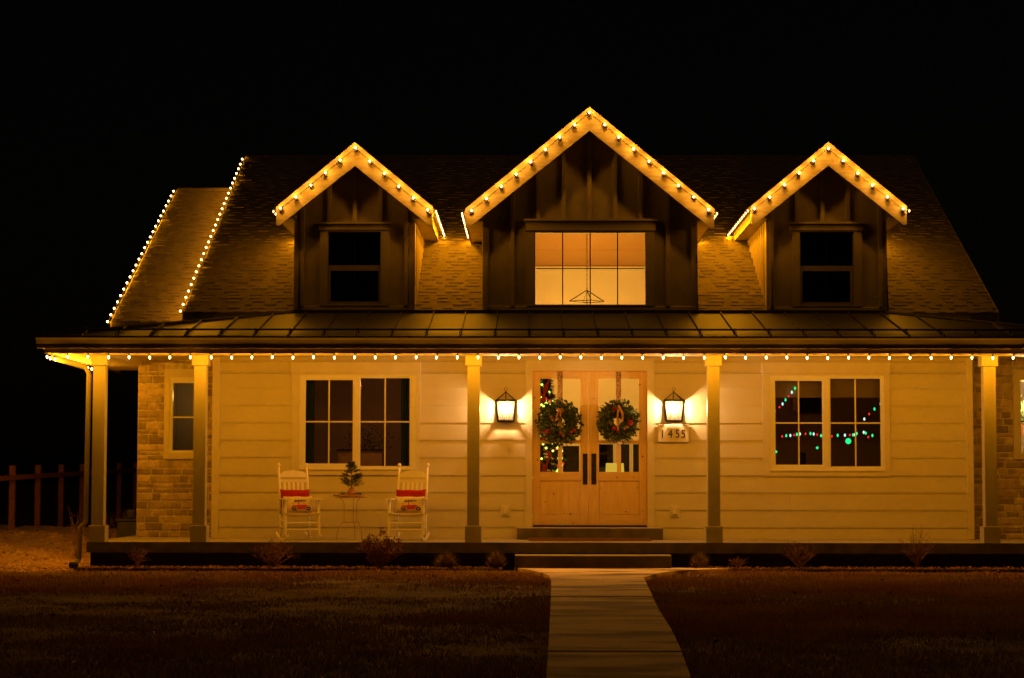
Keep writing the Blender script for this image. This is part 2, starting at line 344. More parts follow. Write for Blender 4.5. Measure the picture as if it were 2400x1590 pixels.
# gravel stones left of the porch
gv = MB(); pts8 = [(-1,-1,-.6),(1,-1,-.6),(1,1,-.6),(-1,1,-.6),(-.7,-.8,.6),(.8,-.6,.7),(.7,.8,.5),(-.8,.6,.6)]
n = 7000; x = rng.uniform(-12.5, -6.62, n); y = -2.55+rng.uniform(0, 1, n)**1.3*13; z = terrain(x, y)
for i in range(n):
    r = .012+.03*random.random()**3; a = random.uniform(0, 6.28); ca, sa = math.cos(a)*r, math.sin(a)*r; j = [random.uniform(.7, 1.3) for _ in range(8)]
    gv.add([(x[i]+(p[0]*ca-p[1]*sa)*q, y[i]+(p[0]*sa+p[1]*ca)*q, z[i]+p[2]*r*q*.8) for p, q in zip(pts8, j)],
           [(4,5,6,7),(0,1,5,4),(1,2,6,5),(2,3,7,6),(3,0,4,7)], 0, random.random())
tag(obj('gravel', gv, M['gravel']), 'loose pale gravel on the bare ground left of the porch', 'gravel', kind='stuff')

# ================================================================== HOUSE
house = thing('farmhouse', 'white farmhouse with lit porch, three dark dormers and shingled roof', 'house')
def part(name, mb, m, parent=None, **k): return obj(name, mb, m, parent if parent is not None else house, **k)

MAIN_Z0, SL = 3.874, .49                                           # main roof plane z = MAIN_Z0 + SL*Y
RX0, RX1, RIDGE = -5.50, 7.45, 7.62
# ---- openings of the porch wall (photo pixels at the wall plane)
W1 = dict(case=rect(684, 868, 984, 1114, 0), head=rect(681, 849.5, 986.5, 875, 0), glasses=[rect(713, 888, 830, 1090, 0), rect(841.5, 883.5, 963, 1096, 0)], vb=(771, 902.5), hb=989, frame=rect(703, 880, 976, 1101, 0))
W2 = dict(case=rect(1788, 872, 2085, 1117, 0), head=rect(1785, 850, 2086, 877, 0), glasses=[rect(1814, 890, 1930.5, 1093, 0), rect(1943.5, 885, 2067, 1097, 0)], vb=(1872, 2005), hb=992, frame=rect(1804, 881, 2072, 1104, 0))
DOOR = rect(1247, 868.5, 1517.5, 1234, 0); DCASE = rect(1231.5, 846, 1534, 1237, 0)
xw0, xw1 = at(497, 1050, 0)[0], at(2281, 1050, 0)[0]
CEIL = 3.245
wall = part('siding_wall', rwh(MB(), (xw0+.02, xw1-.02, FLOOR-.1, 3.9), [W1['frame'], W2['frame'], (DOOR[0], DOOR[1], FLOOR-.2, DOOR[3])], .01, .14), M['siding'])
cb = [rect(497, 838, 514, 1262, 0), rect(2265, 838, 2281, 1262, 0)]
for c in cb: part('corner_board', MB().bbox(c[0], c[1], -.034, .009, FLOOR, CEIL, .005), M['trim'])
part('skirt_board', MB().box(cb[0][1]+.001, DCASE[0]-.001, -.03, .009, FLOOR, FLOOR+.03).box(DCASE[1]+.001, cb[1][0]-.001, -.03, .009, FLOOR, FLOOR+.03), M['trim'])
blk = [W1['case'], W1['head'], W2['case'], W2['head'], (DCASE[0], DCASE[1], 0, DCASE[3])]
zline = at(1240, 1236.4, 0)[1]; pitch = .2735
zs = [FLOOR+.032] + [zline+pitch*k for k in range(12)]
def plank(x0, x1, z0, z1):
    b, t = .023, .006
    mb = MB().add([(x0,.009,z0),(x1,.009,z0),(x1,.009,z1),(x0,.009,z1),(x0,-b,z0),(x1,-b,z0),(x1,-t,z1),(x0,-t,z1),],
                  [(0,1,2,3)[::-1],(0,1,5,4),(4,5,6,7),(7,6,2,3),(0,4,7,3),(1,2,6,5)])
    obj('plank', mb, M['siding'], wall)
for k in range(len(zs)-1):
    z0, z1 = zs[k], min(zs[k+1]+.0, CEIL)
    if z0 >= CEIL-.01: break
    zc = sorted({z0, z1, *[z for h in blk for z in (h[2], h[3]) if z0+.012 < z < z1-.012]})
    for za, zb in zip(zc, zc[1:]):
        zm = (za+zb)/2; cuts = sorted((h[0], h[1]) for h in blk if h[2] < zm < h[3]); x = cb[0][1]+.002
        for a, b in cuts+[(cb[1][0]-.002, 99)]:
            if a-x > .03:
                L_ = a-x
                if L_ > 3.7 and (k % 2 == 0):
                    xm = x+L_*(.38+.2*random.random()); plank(x+.001, xm-.0015, za, zb); plank(xm+.0015, a-.001, za, zb)
                else: plank(x+.001, a-.001, za, zb)
            x = max(x, b)

def window_unit(Wd, Y=0.0, vinyl='vinyl', parent=None):
    w_ = part('window', rwh(MB(), Wd['frame'], Wd['glasses'], Y-.022, Y+.05), M[vinyl], parent)
    c = Wd['case']; f = Wd['frame']
    obj('casing', rwh(MB(), (c[0], c[1], c[2], Wd['head'][2]-.001), [f], Y-.036, Y+.009), M['trim'], w_)
    h = Wd['head']; obj('header', MB().bbox(h[0], h[1], Y-.05, Y+.008, h[2], h[3]), M['trim'], w_)
    obj('sill', MB().bbox(f[0]-.01, f[1]+.01, Y-.055, Y-.023, f[2]-.012, f[2]+.012, .004), M['trim'], w_)
    for i, gl in enumerate(Wd['glasses']):
        obj('sash', rwh(MB(), gl, [(gl[0]+.022, gl[1]-.022, gl[2]+.022, gl[3]-.022)], Y-.006+i*.012, Y+.03), M[vinyl], w_)
        obj('pane', MB().box(gl[0]+.01, gl[1]-.01, Y+.014, Y+.018, gl[2]+.01, gl[3]-.01), M['glass'], w_)
        for vx in Wd['vb']:
            x = at(vx, 980, Y)[0]
            if gl[0] < x < gl[1]: obj('muntin', MB().box(x-.011, x+.011, Y+.004, Y+.013, gl[2], gl[3]), M[vinyl], w_)
        z = at(vx, Wd['hb'], Y)[1]
        obj('muntin', MB().box(gl[0], gl[1], Y+.003, Y+.0128, z-.011, z+.011), M[vinyl], w_)
    return w_
window_unit(W1); window_unit(W2)

# ---- door surround and the double door
dc = part('door_casing', rwh(MB(), (DCASE[0], DCASE[1], STEP_TOP, DCASE[3]), [(DOOR[0], DOOR[1], 0, DOOR[3])], -.038, .012), M['trim'])
obj('door_jamb', rwh(MB(), (DOOR[0], DOOR[1], STEP_TOP, DOOR[3]), [(DOOR[0]+.012, DOOR[1]-.012, 0, DOOR[3]-.012)], -.02, .13), M['alder'], dc)
obj('threshold', MB().box(DOOR[0]+.013, DOOR[1]-.013, -.05, .12, STEP_TOP+.001, STEP_TOP+.03), M['iron'], dc)
def door_leaf(gx0, gx1, x0, x1, hx0, hx1, right):
    Y = .05; zb, zt = STEP_TOP+.034, DOOR[3]-.015
    G = rect(gx0, 888, gx1, 1106.5, Y); H = rect(hx0, 1063.5, hx1, 1136, Y)
    d = part('door', MB().box(x0+.01, x1-.01, Y+.02, Y+.04, zb, G[2]-.005), M['alder'])
    for a, b in ((x0, G[0]), (G[1], x1)): obj('stile', MB().bbox(a, b, Y, Y+.045, zb, zt, .003), M['alder'], d)
    for a, b in ((G[3], zt), (at(1240, 1127, Y)[1], G[2]), (zb, zb+.16)): obj('rail', MB().bbox(G[0]+.001, G[1]-.001, Y+.001, Y+.044, a, b, .003), M['alder_h'], d)
    obj('panel', MB().bbox(G[0]+.004, G[1]-.004, Y+.006, Y+.02, zb+.165, at(1240, 1129.5, Y)[1], .003), M['alder'], d)
    xm = (G[0]+G[1])/2; zm = at(1240, 1036, Y)[1]
    for k in (0, 1):
        obj('muntin', MB().box(xm-.032, xm+.032, Y+.008, Y+.038, (G[2], zm+.028)[k]+.001, (zm-.028, G[3])[k]-.001), M['alder'], d)
        obj('muntin', MB().box((G[0], xm+.032)[k], (xm-.032, G[1])[k], Y+.009, Y+.037, zm-.028, zm+.028), M['alder_h'], d)
    for a, b in ((G[0], xm-.032), (xm+.032, G[1])):
        for c, e in ((G[2], zm-.028), (zm+.028, G[3])): obj('pane', MB().box(a-.004, b+.004, Y+.020, Y+.024, c-.004, e+.004), M['glass'], d)
    hm = MB().bbox(H[0], H[1], Y-.012, Y-.001, H[2], H[3], .003)
    xc = (H[0]+H[1])/2; zc = (H[2]+H[3])/2
    hm.tube([(xc, Y-.012, H[2]+.09), (xc, Y-.05, H[2]+.1), (xc, Y-.06, H[2]+.14), (xc, Y-.06, zc-.02), (xc, Y-.05, zc+.02), (xc, Y-.012, zc+.03)], .009, 6)
    hm.lathe([(.018, -.02), (.02, -.012), (.02, -.001)], 8, (xc, Y-.012, zc+.08), axis='y')
    obj('handle', hm, M['iron'], d)
    rr = random.Random(3 if right else 5); kn = MB()
    spots = [(1090+1237*0, 0)]
    ks = ([(1408, 1145), (1494, 1144), (1467, 1200), (1506, 1198), (1506, 1070), (1446, 1119), (1485, 1119), (1392, 934), (1500, 902), (1516, 1028)] if right else
          [(1298, 1158), (1278, 1177), (1344, 1227), (1260, 1078), (1253, 933), (1337, 1205), (1322, 1204), (1370, 870+20)])
    for px, py in ks:
        x, z = at(px, py, Y); r = rr.uniform(.005, .014); a0 = rr.uniform(.6, 1.6)
        yy = Y+.0045 if (G[0]+.01 < x < G[1]-.01 and z < at(1240, 1130, Y)[1] and z > zb+.17) else Y-.0008
        n = 9; kn.add([(x+r*math.cos(6.283*i/n)*rr.uniform(.6, 1.2), yy, z+a0*r*math.sin(6.283*i/n)*rr.uniform(.6, 1.2)) for i in range(n)]+[(x, yy-.0006, z)], [(i, (i+1)%n, n) for i in range(n)])
    obj('knot', kn, M['knot'], d, kind='stuff')
    return d
XM = at(1378.5, 1050, .05)[0]
door_leaf(1266, 1359.7, DOOR[0]+.014, XM-.003, 1366, 1377, False)
door_leaf(1403.8, 1497.5, XM+.003, DOOR[1]-.014, 1386, 1397.6, True)

# ---- stone walls: individual ledge stones over mortar
def stone_wall(X0, X1, Y, holes, seed):
    rr = random.Random(seed)
    sw = part('stone_wall', rwh(MB(), (X0, X1, FLOOR-.4, CEIL+.3), [h for h, _ in holes], Y+.006, Y+.25), M['mortar'])
    hl = [c for _, c in holes]
    z = FLOOR-.01; rows = []
    while z < CEIL: h = rr.choice([.065, .08, .09, .11, .13]); rows.append((z, min(z+h, CEIL))); z += h
    skip = {}
    for k, (z0, z1) in enumerate(rows):
        x = X0+rr.uniform(-.02, 0)*0
        while x < X1-.02:
            wd = rr.uniform(.13, .36); x1 = min(x+wd, X1)
            if X1-x1 < .07: x1 = X1
            if any(a < (x+x1)/2 < b for a, b in skip.get(k, [])):
                x = x1 if not skip.get(k) else max(x1, x); continue
            zt = z1
            if k+1 < len(rows) and rr.random() < .16 and (z1-z0) < .1:
                zt = rows[k+1][1]; skip.setdefault(k+1, []).append((x, x1))
            segs = [(x, x1)]
            for c in hl:
                if c[2] < zt and c[3] > z0:
                    if c[2]-z0 > .03 and c[2] < zt: zt2 = c[2]
                    segs = [q for a, b in segs for q in ((a, min(b, c[0])), (max(a, c[1]), b)) if q[1]-q[0] > .03]
            gp = .015
            for a, b in segs:
                j = lambda s=.010: rr.uniform(-s, s)
                y0 = Y-rr.uniform(.001, .012); b_ = .008
                xa, xb, za, zb = a+gp*.6, b-gp*.6, z0+gp*.6, zt-gp*.6
                fr = [(xa+b_+abs(j()), y0+j(.004), za+b_+abs(j())), (xb-b_-abs(j()), y0+j(.004), za+b_+abs(j())), (xb-b_-abs(j()), y0+j(.004), zb-b_-abs(j())), (xa+b_+abs(j()), y0+j(.004), zb-b_-abs(j()))]
                md = [(xa, Y+.004, za), (xb, Y+.004, za), (xb, Y+.004, zb), (xa, Y+.004, zb)]
                bk = [(p[0], Y+.012, p[2]) for p in md]
                obj('stone', MB().add(fr+md+bk, [(0,1,2,3),(4,5,1,0),(5,6,2,1),(6,7,3,2),(7,4,0,3),(8,9,5,4),(9,10,6,5),(10,11,7,6),(11,8,4,7)], 0, rr.random()**1.2), M['stone'], sw)
            x = x1
    return sw
SY0, SY1 = 1.0, .6
XS0 = at(322, 1050, SY0)[0]
WL = dict(frame=rect(398, 885, 462, 1062, SY0), case=rect(385.5, 877, 476, 1076, SY0), head=rect(385.5, 866, 476, 878, SY0), glasses=[rect(405, 898, 455, 1056, SY0)], vb=(), hb=978)
stone_wall(XS0, xw0+.03, SY0, [(WL['frame'], (WL['case'][0], WL['case'][1], WL['case'][2], WL['head'][3]))], 11)
def one_window(Wd, Y):
    w_ = part('window', rwh(MB(), Wd['frame'], Wd['glasses'], Y-.03, Y+.05), M['vinyl'])
    c = Wd['case']; obj('casing', rwh(MB(), (c[0], c[1], c[2], Wd['head'][2]-.001), [Wd['frame']], Y-.045, Y+.03), M['trim'], w_)
    h = Wd['head']; obj('header', MB().bbox(h[0], h[1], Y-.05, Y+.03, h[2], h[3]), M['trim'], w_)
    for gl in Wd['glasses']:
        obj('pane', MB().box(gl[0]-.002, gl[1]+.002, Y+.012, Y+.016, gl[2]-.002, gl[3]+.002), M['glass'], w_)
        z = at(gl[0], Wd['hb'], Y)[1]; obj('meeting_rail', MB().box(gl[0], gl[1], Y-.005, Y+.01, z-.012, z+.012), M['vinyl'], w_)
        for vx in Wd['vb']:
            x = at(vx, 980, Y)[0]; obj('muntin', MB().box(x-.01, x+.01, Y-.004, Y+.009, gl[2], gl[3]), M['vinyl'], w_)
    return w_
one_window(WL, SY0)
WR = dict(frame=rect(2388, 889, 2516, 1064, SY1), case=rect(2374, 877, 2530, 1077, SY1), head=rect(2374, 867, 2530, 878, SY1), glasses=[rect(2392, 893, 2450, 1060, SY1), rect(2456, 893, 2512, 1060, SY1)], vb=(), hb=990)
stone_wall(xw1-.03, 8.75, SY1, [(WR['frame'], (WR['case'][0], WR['case'][1], WR['case'][2], WR['head'][3]))], 23)
one_window(WR, SY1)
# returns where the siding bay stands proud of the stone, outer side walls
body = MB(); body.box(xw0+.001, xw0+.02, .01, SY0+.2, FLOOR-.1, 3.9); body.box(xw1-.02, xw1-.001, .01, SY1+.2, FLOOR-.1, 3.9)
part('bay_return', body, M['siding'])
YB = 15.0
wn_ = MB().side([(SY0+.25, -.3), (13.4, -.3), (13.4, 3.72), (6.95, 6.66), (SY0+.25, 3.94)], XS0, XS0+.2)
part('end_wall', wn_, M['siding'])
wn_ = MB().side([(.3, 3.75), (YB, 3.6), (RIDGE, 7.30), (.3, 3.82)], RX0+.3, RX0+.45).side([(SY1+.25, -.3), (YB, -.3), (YB, 3.6), (RIDGE, 7.30), (SY1+.25, 3.90)], RX1-.5, RX1-.3)
part('gable_wall', wn_, M['dark'])
part('back_wall', MB().box(XS0, RX1-.3, YB-.2, YB, -.3, 3.6), M['siding'])

# ---- main roof, wing roof
cen = at(1382, 620, .3)[0]; HX0, HX1, HY = cen-1.3, cen+1.3, 4.4
TH = .12
def roofbox(mb, x0, x1, y0, y1):
    z0, z1 = MAIN_Z0+SL*y0, MAIN_Z0+SL*y1
    mb.side([(y0, z0-TH), (y1, z1-TH), (y1, z1), (y0, z0)], x0, x1)
rm = MB(); roofbox(rm, RX0, HX0, .2, RIDGE); roofbox(rm, HX1, RX1, .2, RIDGE); roofbox(rm, HX0, HX1, HY, RIDGE)
zr = MAIN_Z0+SL*RIDGE; rm.side([(RIDGE+.001, zr-TH), (YB+.4, MAIN_Z0-.1-TH), (YB+.4, MAIN_Z0-.1), (RIDGE+.001, zr)], RX0, RX1)
mroof = part('main_roof', rm, M['shingle'])
WX0, WX1, WRIDGE, WE = -6.72, RX0+.35, 6.9, .55
WZ0, WSL = 3.845-.474*.55, .474
wm = MB().side([(WE, WZ0+WSL*WE-TH), (WRIDGE, WZ0+WSL*WRIDGE-TH), (WRIDGE, WZ0+WSL*WRIDGE), (WE, WZ0+WSL*WE)], WX0, WX1)
wm.side([(WRIDGE+.001, WZ0+WSL*WRIDGE-TH), (13.5, 3.65), (13.5, 3.77), (WRIDGE+.001, WZ0+WSL*WRIDGE)], WX0, WX1)
wroof = part('wing_roof', wm, M['shingle'])
cap = MB()
for k in range(44): x = RX0+k*.3; cap.side([(RIDGE-.16, zr-.16*SL+.012), (RIDGE, zr+.022), (RIDGE+.16, zr-.16*SL+.012), (RIDGE, zr+.002)], x, min(x+.29, RX1))
obj('ridge_cap', cap, M['shingle'], mroof)
obj('ridge_cap', MB().side([(WRIDGE-.14, WZ0+WSL*WRIDGE-.14*WSL+.015), (WRIDGE, WZ0+WSL*WRIDGE+.03), (WRIDGE+.14, WZ0+WSL*WRIDGE-.14*WSL+.015), (WRIDGE, WZ0+WSL*WRIDGE+.003)], WX0, RX0), M['shingle'], wroof)
obj('rake_trim', MB().side([(.2, MAIN_Z0+SL*.2-.2), (RIDGE, zr-.2), (RIDGE, zr+.004), (.2, MAIN_Z0+SL*.2+.004)], RX0-.025, RX0-.001), M['darktrim'], mroof); obj('rake_trim', MB().side([(.2, MAIN_Z0+SL*.2-.2), (RIDGE, zr-.2), (RIDGE, zr+.004), (.2, MAIN_Z0+SL*.2+.004)], RX1+.001, RX1+.025), M['darktrim'], mroof)
obj('rake_trim', MB().side([(WE, WZ0+WSL*WE-.2), (WRIDGE, WZ0+WSL*WRIDGE-.2), (WRIDGE, WZ0+WSL*WRIDGE+.004), (WE, WZ0+WSL*WE+.004)], WX0-.025, WX0-.001), M['darktrim'], wroof)
lit = [(-4.2, 1.4), (-1.35, 1.2), (3.1, 1.2), (6.1, 1.4), (-2.0, 2.3)]
def shingles(parent, x0, x1, ya, yb, z0f, sl, n_single, holes, seed, ctr):
    rr = random.Random(seed); L1 = math.hypot(1, sl); exp_ = .143; tog = False; pcs = []; y = ya; row = 0
    while y < yb-.02:
        dy = exp_/L1; x = x0-rr.random()*.2
        while x < x1:
            wd = rr.choice([.10, .13, .16, .20, .24]); tog = not tog if rr.random() < .85 else tog; a, b = max(x, x0), min(x+wd, x1); x += wd
            if b-a < .02: continue
            if any(h[0]-.0 < a and b < h[1] and h[2] <= y < h[3] for h in holes): continue
            if any(a < h[1] and b > h[0] and y < HY+.03 and h[4] for h in holes): 
                if a < HX1 and b > HX0: continue
            th = rr.choice([.018, .022]) if tog else rr.choice([.003, .005]); t = rr.random()
            y0 = y-.003+rr.uniform(-.008, .004)*(th > .01); y1 = y+dy*1.25
            zf = lambda q, o: z0f+sl*q+o
            pcs.append(((a+b)/2, y, [(a+.0015, y0, zf(y0, .001)), (b-.0015, y0, zf(y0, .001)), (b-.0015, y0, zf(y0, th)), (a+.0015, y0, zf(y0, th)), (a+.0015, y1, zf(y1, .0035)), (b-.0015, y1, zf(y1, .0035))], t))
        y += dy; row += 1
    fs = [(0,1,2,3),(3,2,5,4),(0,3,4),(1,5,2)]
    if ctr: pcs.sort(key=lambda p: min((p[0]-c[0])**2+(p[1]-c[1])**2 for c in ctr))
    for p in pcs[:n_single]: obj('shingle', MB().add(p[2], fs, 0, p[3]), M['shingle'], parent)
    rest = MB()
    for p in pcs[n_single:]: rest.add(p[2], fs, 0, p[3])
    obj('shingle_field', rest, M['shingle'], parent, kind='stuff')
shingles(mroof, RX0, RX1, .2, RIDGE-.05, MAIN_Z0, SL, 300, [(HX0, HX1, 0, HY+.03, True)], 5, lit)
shingles(wroof, WX0, RX0-.03, WE, WRIDGE-.05, WZ0, WSL, 0, [], 6, None)

# ---- porch roof: standing seam metal with hips at both ends
EY, EZ, TY, TZ = -2.52, 3.405, .2, MAIN_Z0+SL*.2-.012
PX0, PX1 = -7.22, 8.74; HL, HR = at(687, 738, 0)[0], at(2079, 738, 0)[0]
def rz(y): return EZ+(TZ-EZ)*(y-EY)/(TY-EY)
pr = MB(); pr.add([(PX0, EY, EZ), (PX1, EY, EZ), (HR, TY, TZ), (HL, TY, TZ), (PX0, 3.4, EZ), (PX1, 3.4, EZ), (HL, 3.4, TZ), (HR, 3.4, TZ)], [(0,1,2,3), (4,0,3,6), (1,5,7,2)])
proof = part('porch_roof', pr, M['metal'])
sp = .506; xs = [PX0+.14+sp*k for k in range(32)]
def ytop(x): return TY if HL <= x <= HR else (EY+(TY-EY)*((x-PX0)/(HL-PX0) if x < HL else (PX1-x)/(PX1-HR)))
for a, b in zip(xs, xs[1:]):
    if b > PX1: break
    ya, yb = ytop(a+.012), ytop(b-.012); a_, b_ = a+.012, b-.012
    pts = [(a_, EY-.004, rz(EY)+.004), (b_, EY-.004, rz(EY)+.004), (b_, yb, rz(yb)+.004), (a_, ya, rz(ya)+.004)]
    xm = (a_+b_)/2; ym = ytop(xm)                                    # slight oil-canning in the middle of the pan
    pts2 = [(xm, EY-.004, rz(EY)+.0065), (xm, ym, rz(ym)+.0065)]
    obj('metal_panel', MB().add([pts[0], pts2[0], pts2[1], pts[3], pts[1], pts[2]], [(0,1,2,3), (1,4,5,2)], 0), M['metal'], proof)
    y1 = ytop(a)
    if y1 > EY+.15: obj('seam', MB().add([(a-.010, EY-.01, rz(EY)), (a+.010, EY-.01, rz(EY)), (a+.006, EY-.01, rz(EY)+.036), (a-.006, EY-.01, rz(EY)+.036), (a-.010, y1, rz(y1)), (a+.010, y1, rz(y1)), (a+.006, y1, rz(y1)+.036), (a-.006, y1, rz(y1)+.036)], [(0,1,2,3), (4,7,6,5), (0,4,5,1), (1,5,6,2), (2,6,7,3), (3,7,4,0)]), M['metal'], proof)
obj('hip_cap', MB().tube([(PX0+.05, EY+.04, EZ+.015), (HL, TY, TZ+.015)], .035, 6), M['metal'], proof); obj('hip_cap', MB().tube([(PX1-.05, EY+.04, EZ+.015), (HR, TY, TZ+.015)], .035, 6), M['metal'], proof)
obj('flashing', MB().box(HL-.05, HR+.05, TY-.03, TY+.1, TZ+.005, TZ+.05), M['gutter'], proof)
# snow rail
sr = part('snow_rail', MB().tube([(PX0+.35, -2.22, rz(-2.22)+.062), (PX1-.3, -2.22, rz(-2.22)+.062)], .015, 6), M['iron'])
for a in xs[:-1]:
    if PX0+.35 < a < PX1-.3: obj('bracket', MB().box(a-.022, a+.022, -2.33, -2.20, rz(-2.26)-.012, rz(-2.26)+.03).box(a-.010, a+.010, -2.235, -2.205, rz(-2.22)+.02, rz(-2.22)+.08), M['iron'], sr)
# fascia, gutter, soffit, beam, ceiling
FB = at(1240, 829.5, -2.45)[1]; FT = EZ-.012
FXL, FXR = -7.12, 8.64
part('fascia', MB().bbox(FXL, FXR, -2.45, -2.42, FB, FT-.05, .004).box(FXL, FXL+.03, -2.419, 3.3, FB, FT-.05).box(FXR-.03, FXR, -2.419, 3.3, FB, FT-.05), M['fascia'])
GH = .095
def gprof(mb, x0, x1):                                              # ogee gutter along X
    mb.side([(-2.452, FT-.16), (-2.452, FT), (-2.575, FT), (-2.575, FT-.012), (-2.555, FT-.04), (-2.52, FT-.10), (-2.50, FT-.16)][::-1], x0, x1)
gt = MB(); gprof(gt, FXL-.11, FXR+.11)
gt.prism([(FXL-.002, FT-.16), (FXL-.002, FT), (FXL-.125, FT), (FXL-.125, FT-.012), (FXL-.07, FT-.10), (FXL-.05, FT-.16)][::-1], -2.45, 3.3)
part('gutter', gt, M['guttergrey'])
part('gutter_lip', MB().box(FXL-.125, FXR+.12, -2.58, -2.45, FT+.001, FT+.012).box(FXL-.13, FXL, -2.44, 3.3, FT+.001, FT+.012), M['gutter'])
SO = FB+.012
sf = part('soffit', MB().box(FXL+.031, FXR-.031, -2.419, -1.93, SO, SO+.02).box(FXL+.031, XL+.05, -1.929, 2.6, SO, SO+.02), M['soffit'])
bm = MB().box(XL+.05, XR-.3, -1.93, -1.72, SO-.004, SO+.35).box(XL+.051, XL+.25, -1.719, 2.0, SO-.004, SO+.35).box(XL+.251, XS0+.1, 1.85, 2.05, SO-.003, SO+.35)
part('porch_beam', bm, M['trim'])
pc = part('porch_ceiling', MB().box(XL+.25, XR, -1.72, 2.05, CEIL+.012, CEIL+.03), M['soffit'])
yb_ = -1.715; k = 0
while yb_ < -.05:
    obj('ceiling_board', MB().bbox(XL+.255, XR-.3, yb_, yb_+.128, CEIL, CEIL+.012, .003), M['soffit'], pc); yb_ += .135; k += 1
# posts
def post(px, py=1050):
    x = at(px, py, -1.92)[0]; hw = .092
    p = part('post', MB().bbox(x-hw, x+hw, -1.93, -1.93+2*hw, FLOOR+.245, SO-.165, .006), M['post'])
    obj('post_cap', MB().bbox(x-hw-.03, x+hw+.03, -1.96, -1.72+.03, SO-.163, SO-.006, .006), M['post'], p)
    obj('post_base', MB().bbox(x-hw-.032, x+hw+.032, -1.962, -1.71+.03, FLOOR+.001, FLOOR+.243, .006), M['post'], p)
    return x
for px in (230.5, 467.5, 1109.5, 1673, 2321.5): post(px)
# downspout at the left corner post
dx = at(207, 1000, -1.8)[0]
part('downspout', MB().tube([(FXL-.05, -1.75, FB+.03), (FXL-.04, -1.75, FB-.02), (dx-.06, -1.78, FB-.17), (dx, -1.8, FB-.27), (dx-.02, -1.8, FLOOR+.30), (dx-.10, -1.8, FLOOR+.20), (dx-.115, -1.8, .12), (dx-.13, -1.95, .04)], .038, 8), M['post'])
part('splash_block', MB().lathe([(.05, 0), (.07, .02), (.07, .07), (.05, .09)], 10, (dx-.14, -2.05, .0)), M['iron'])

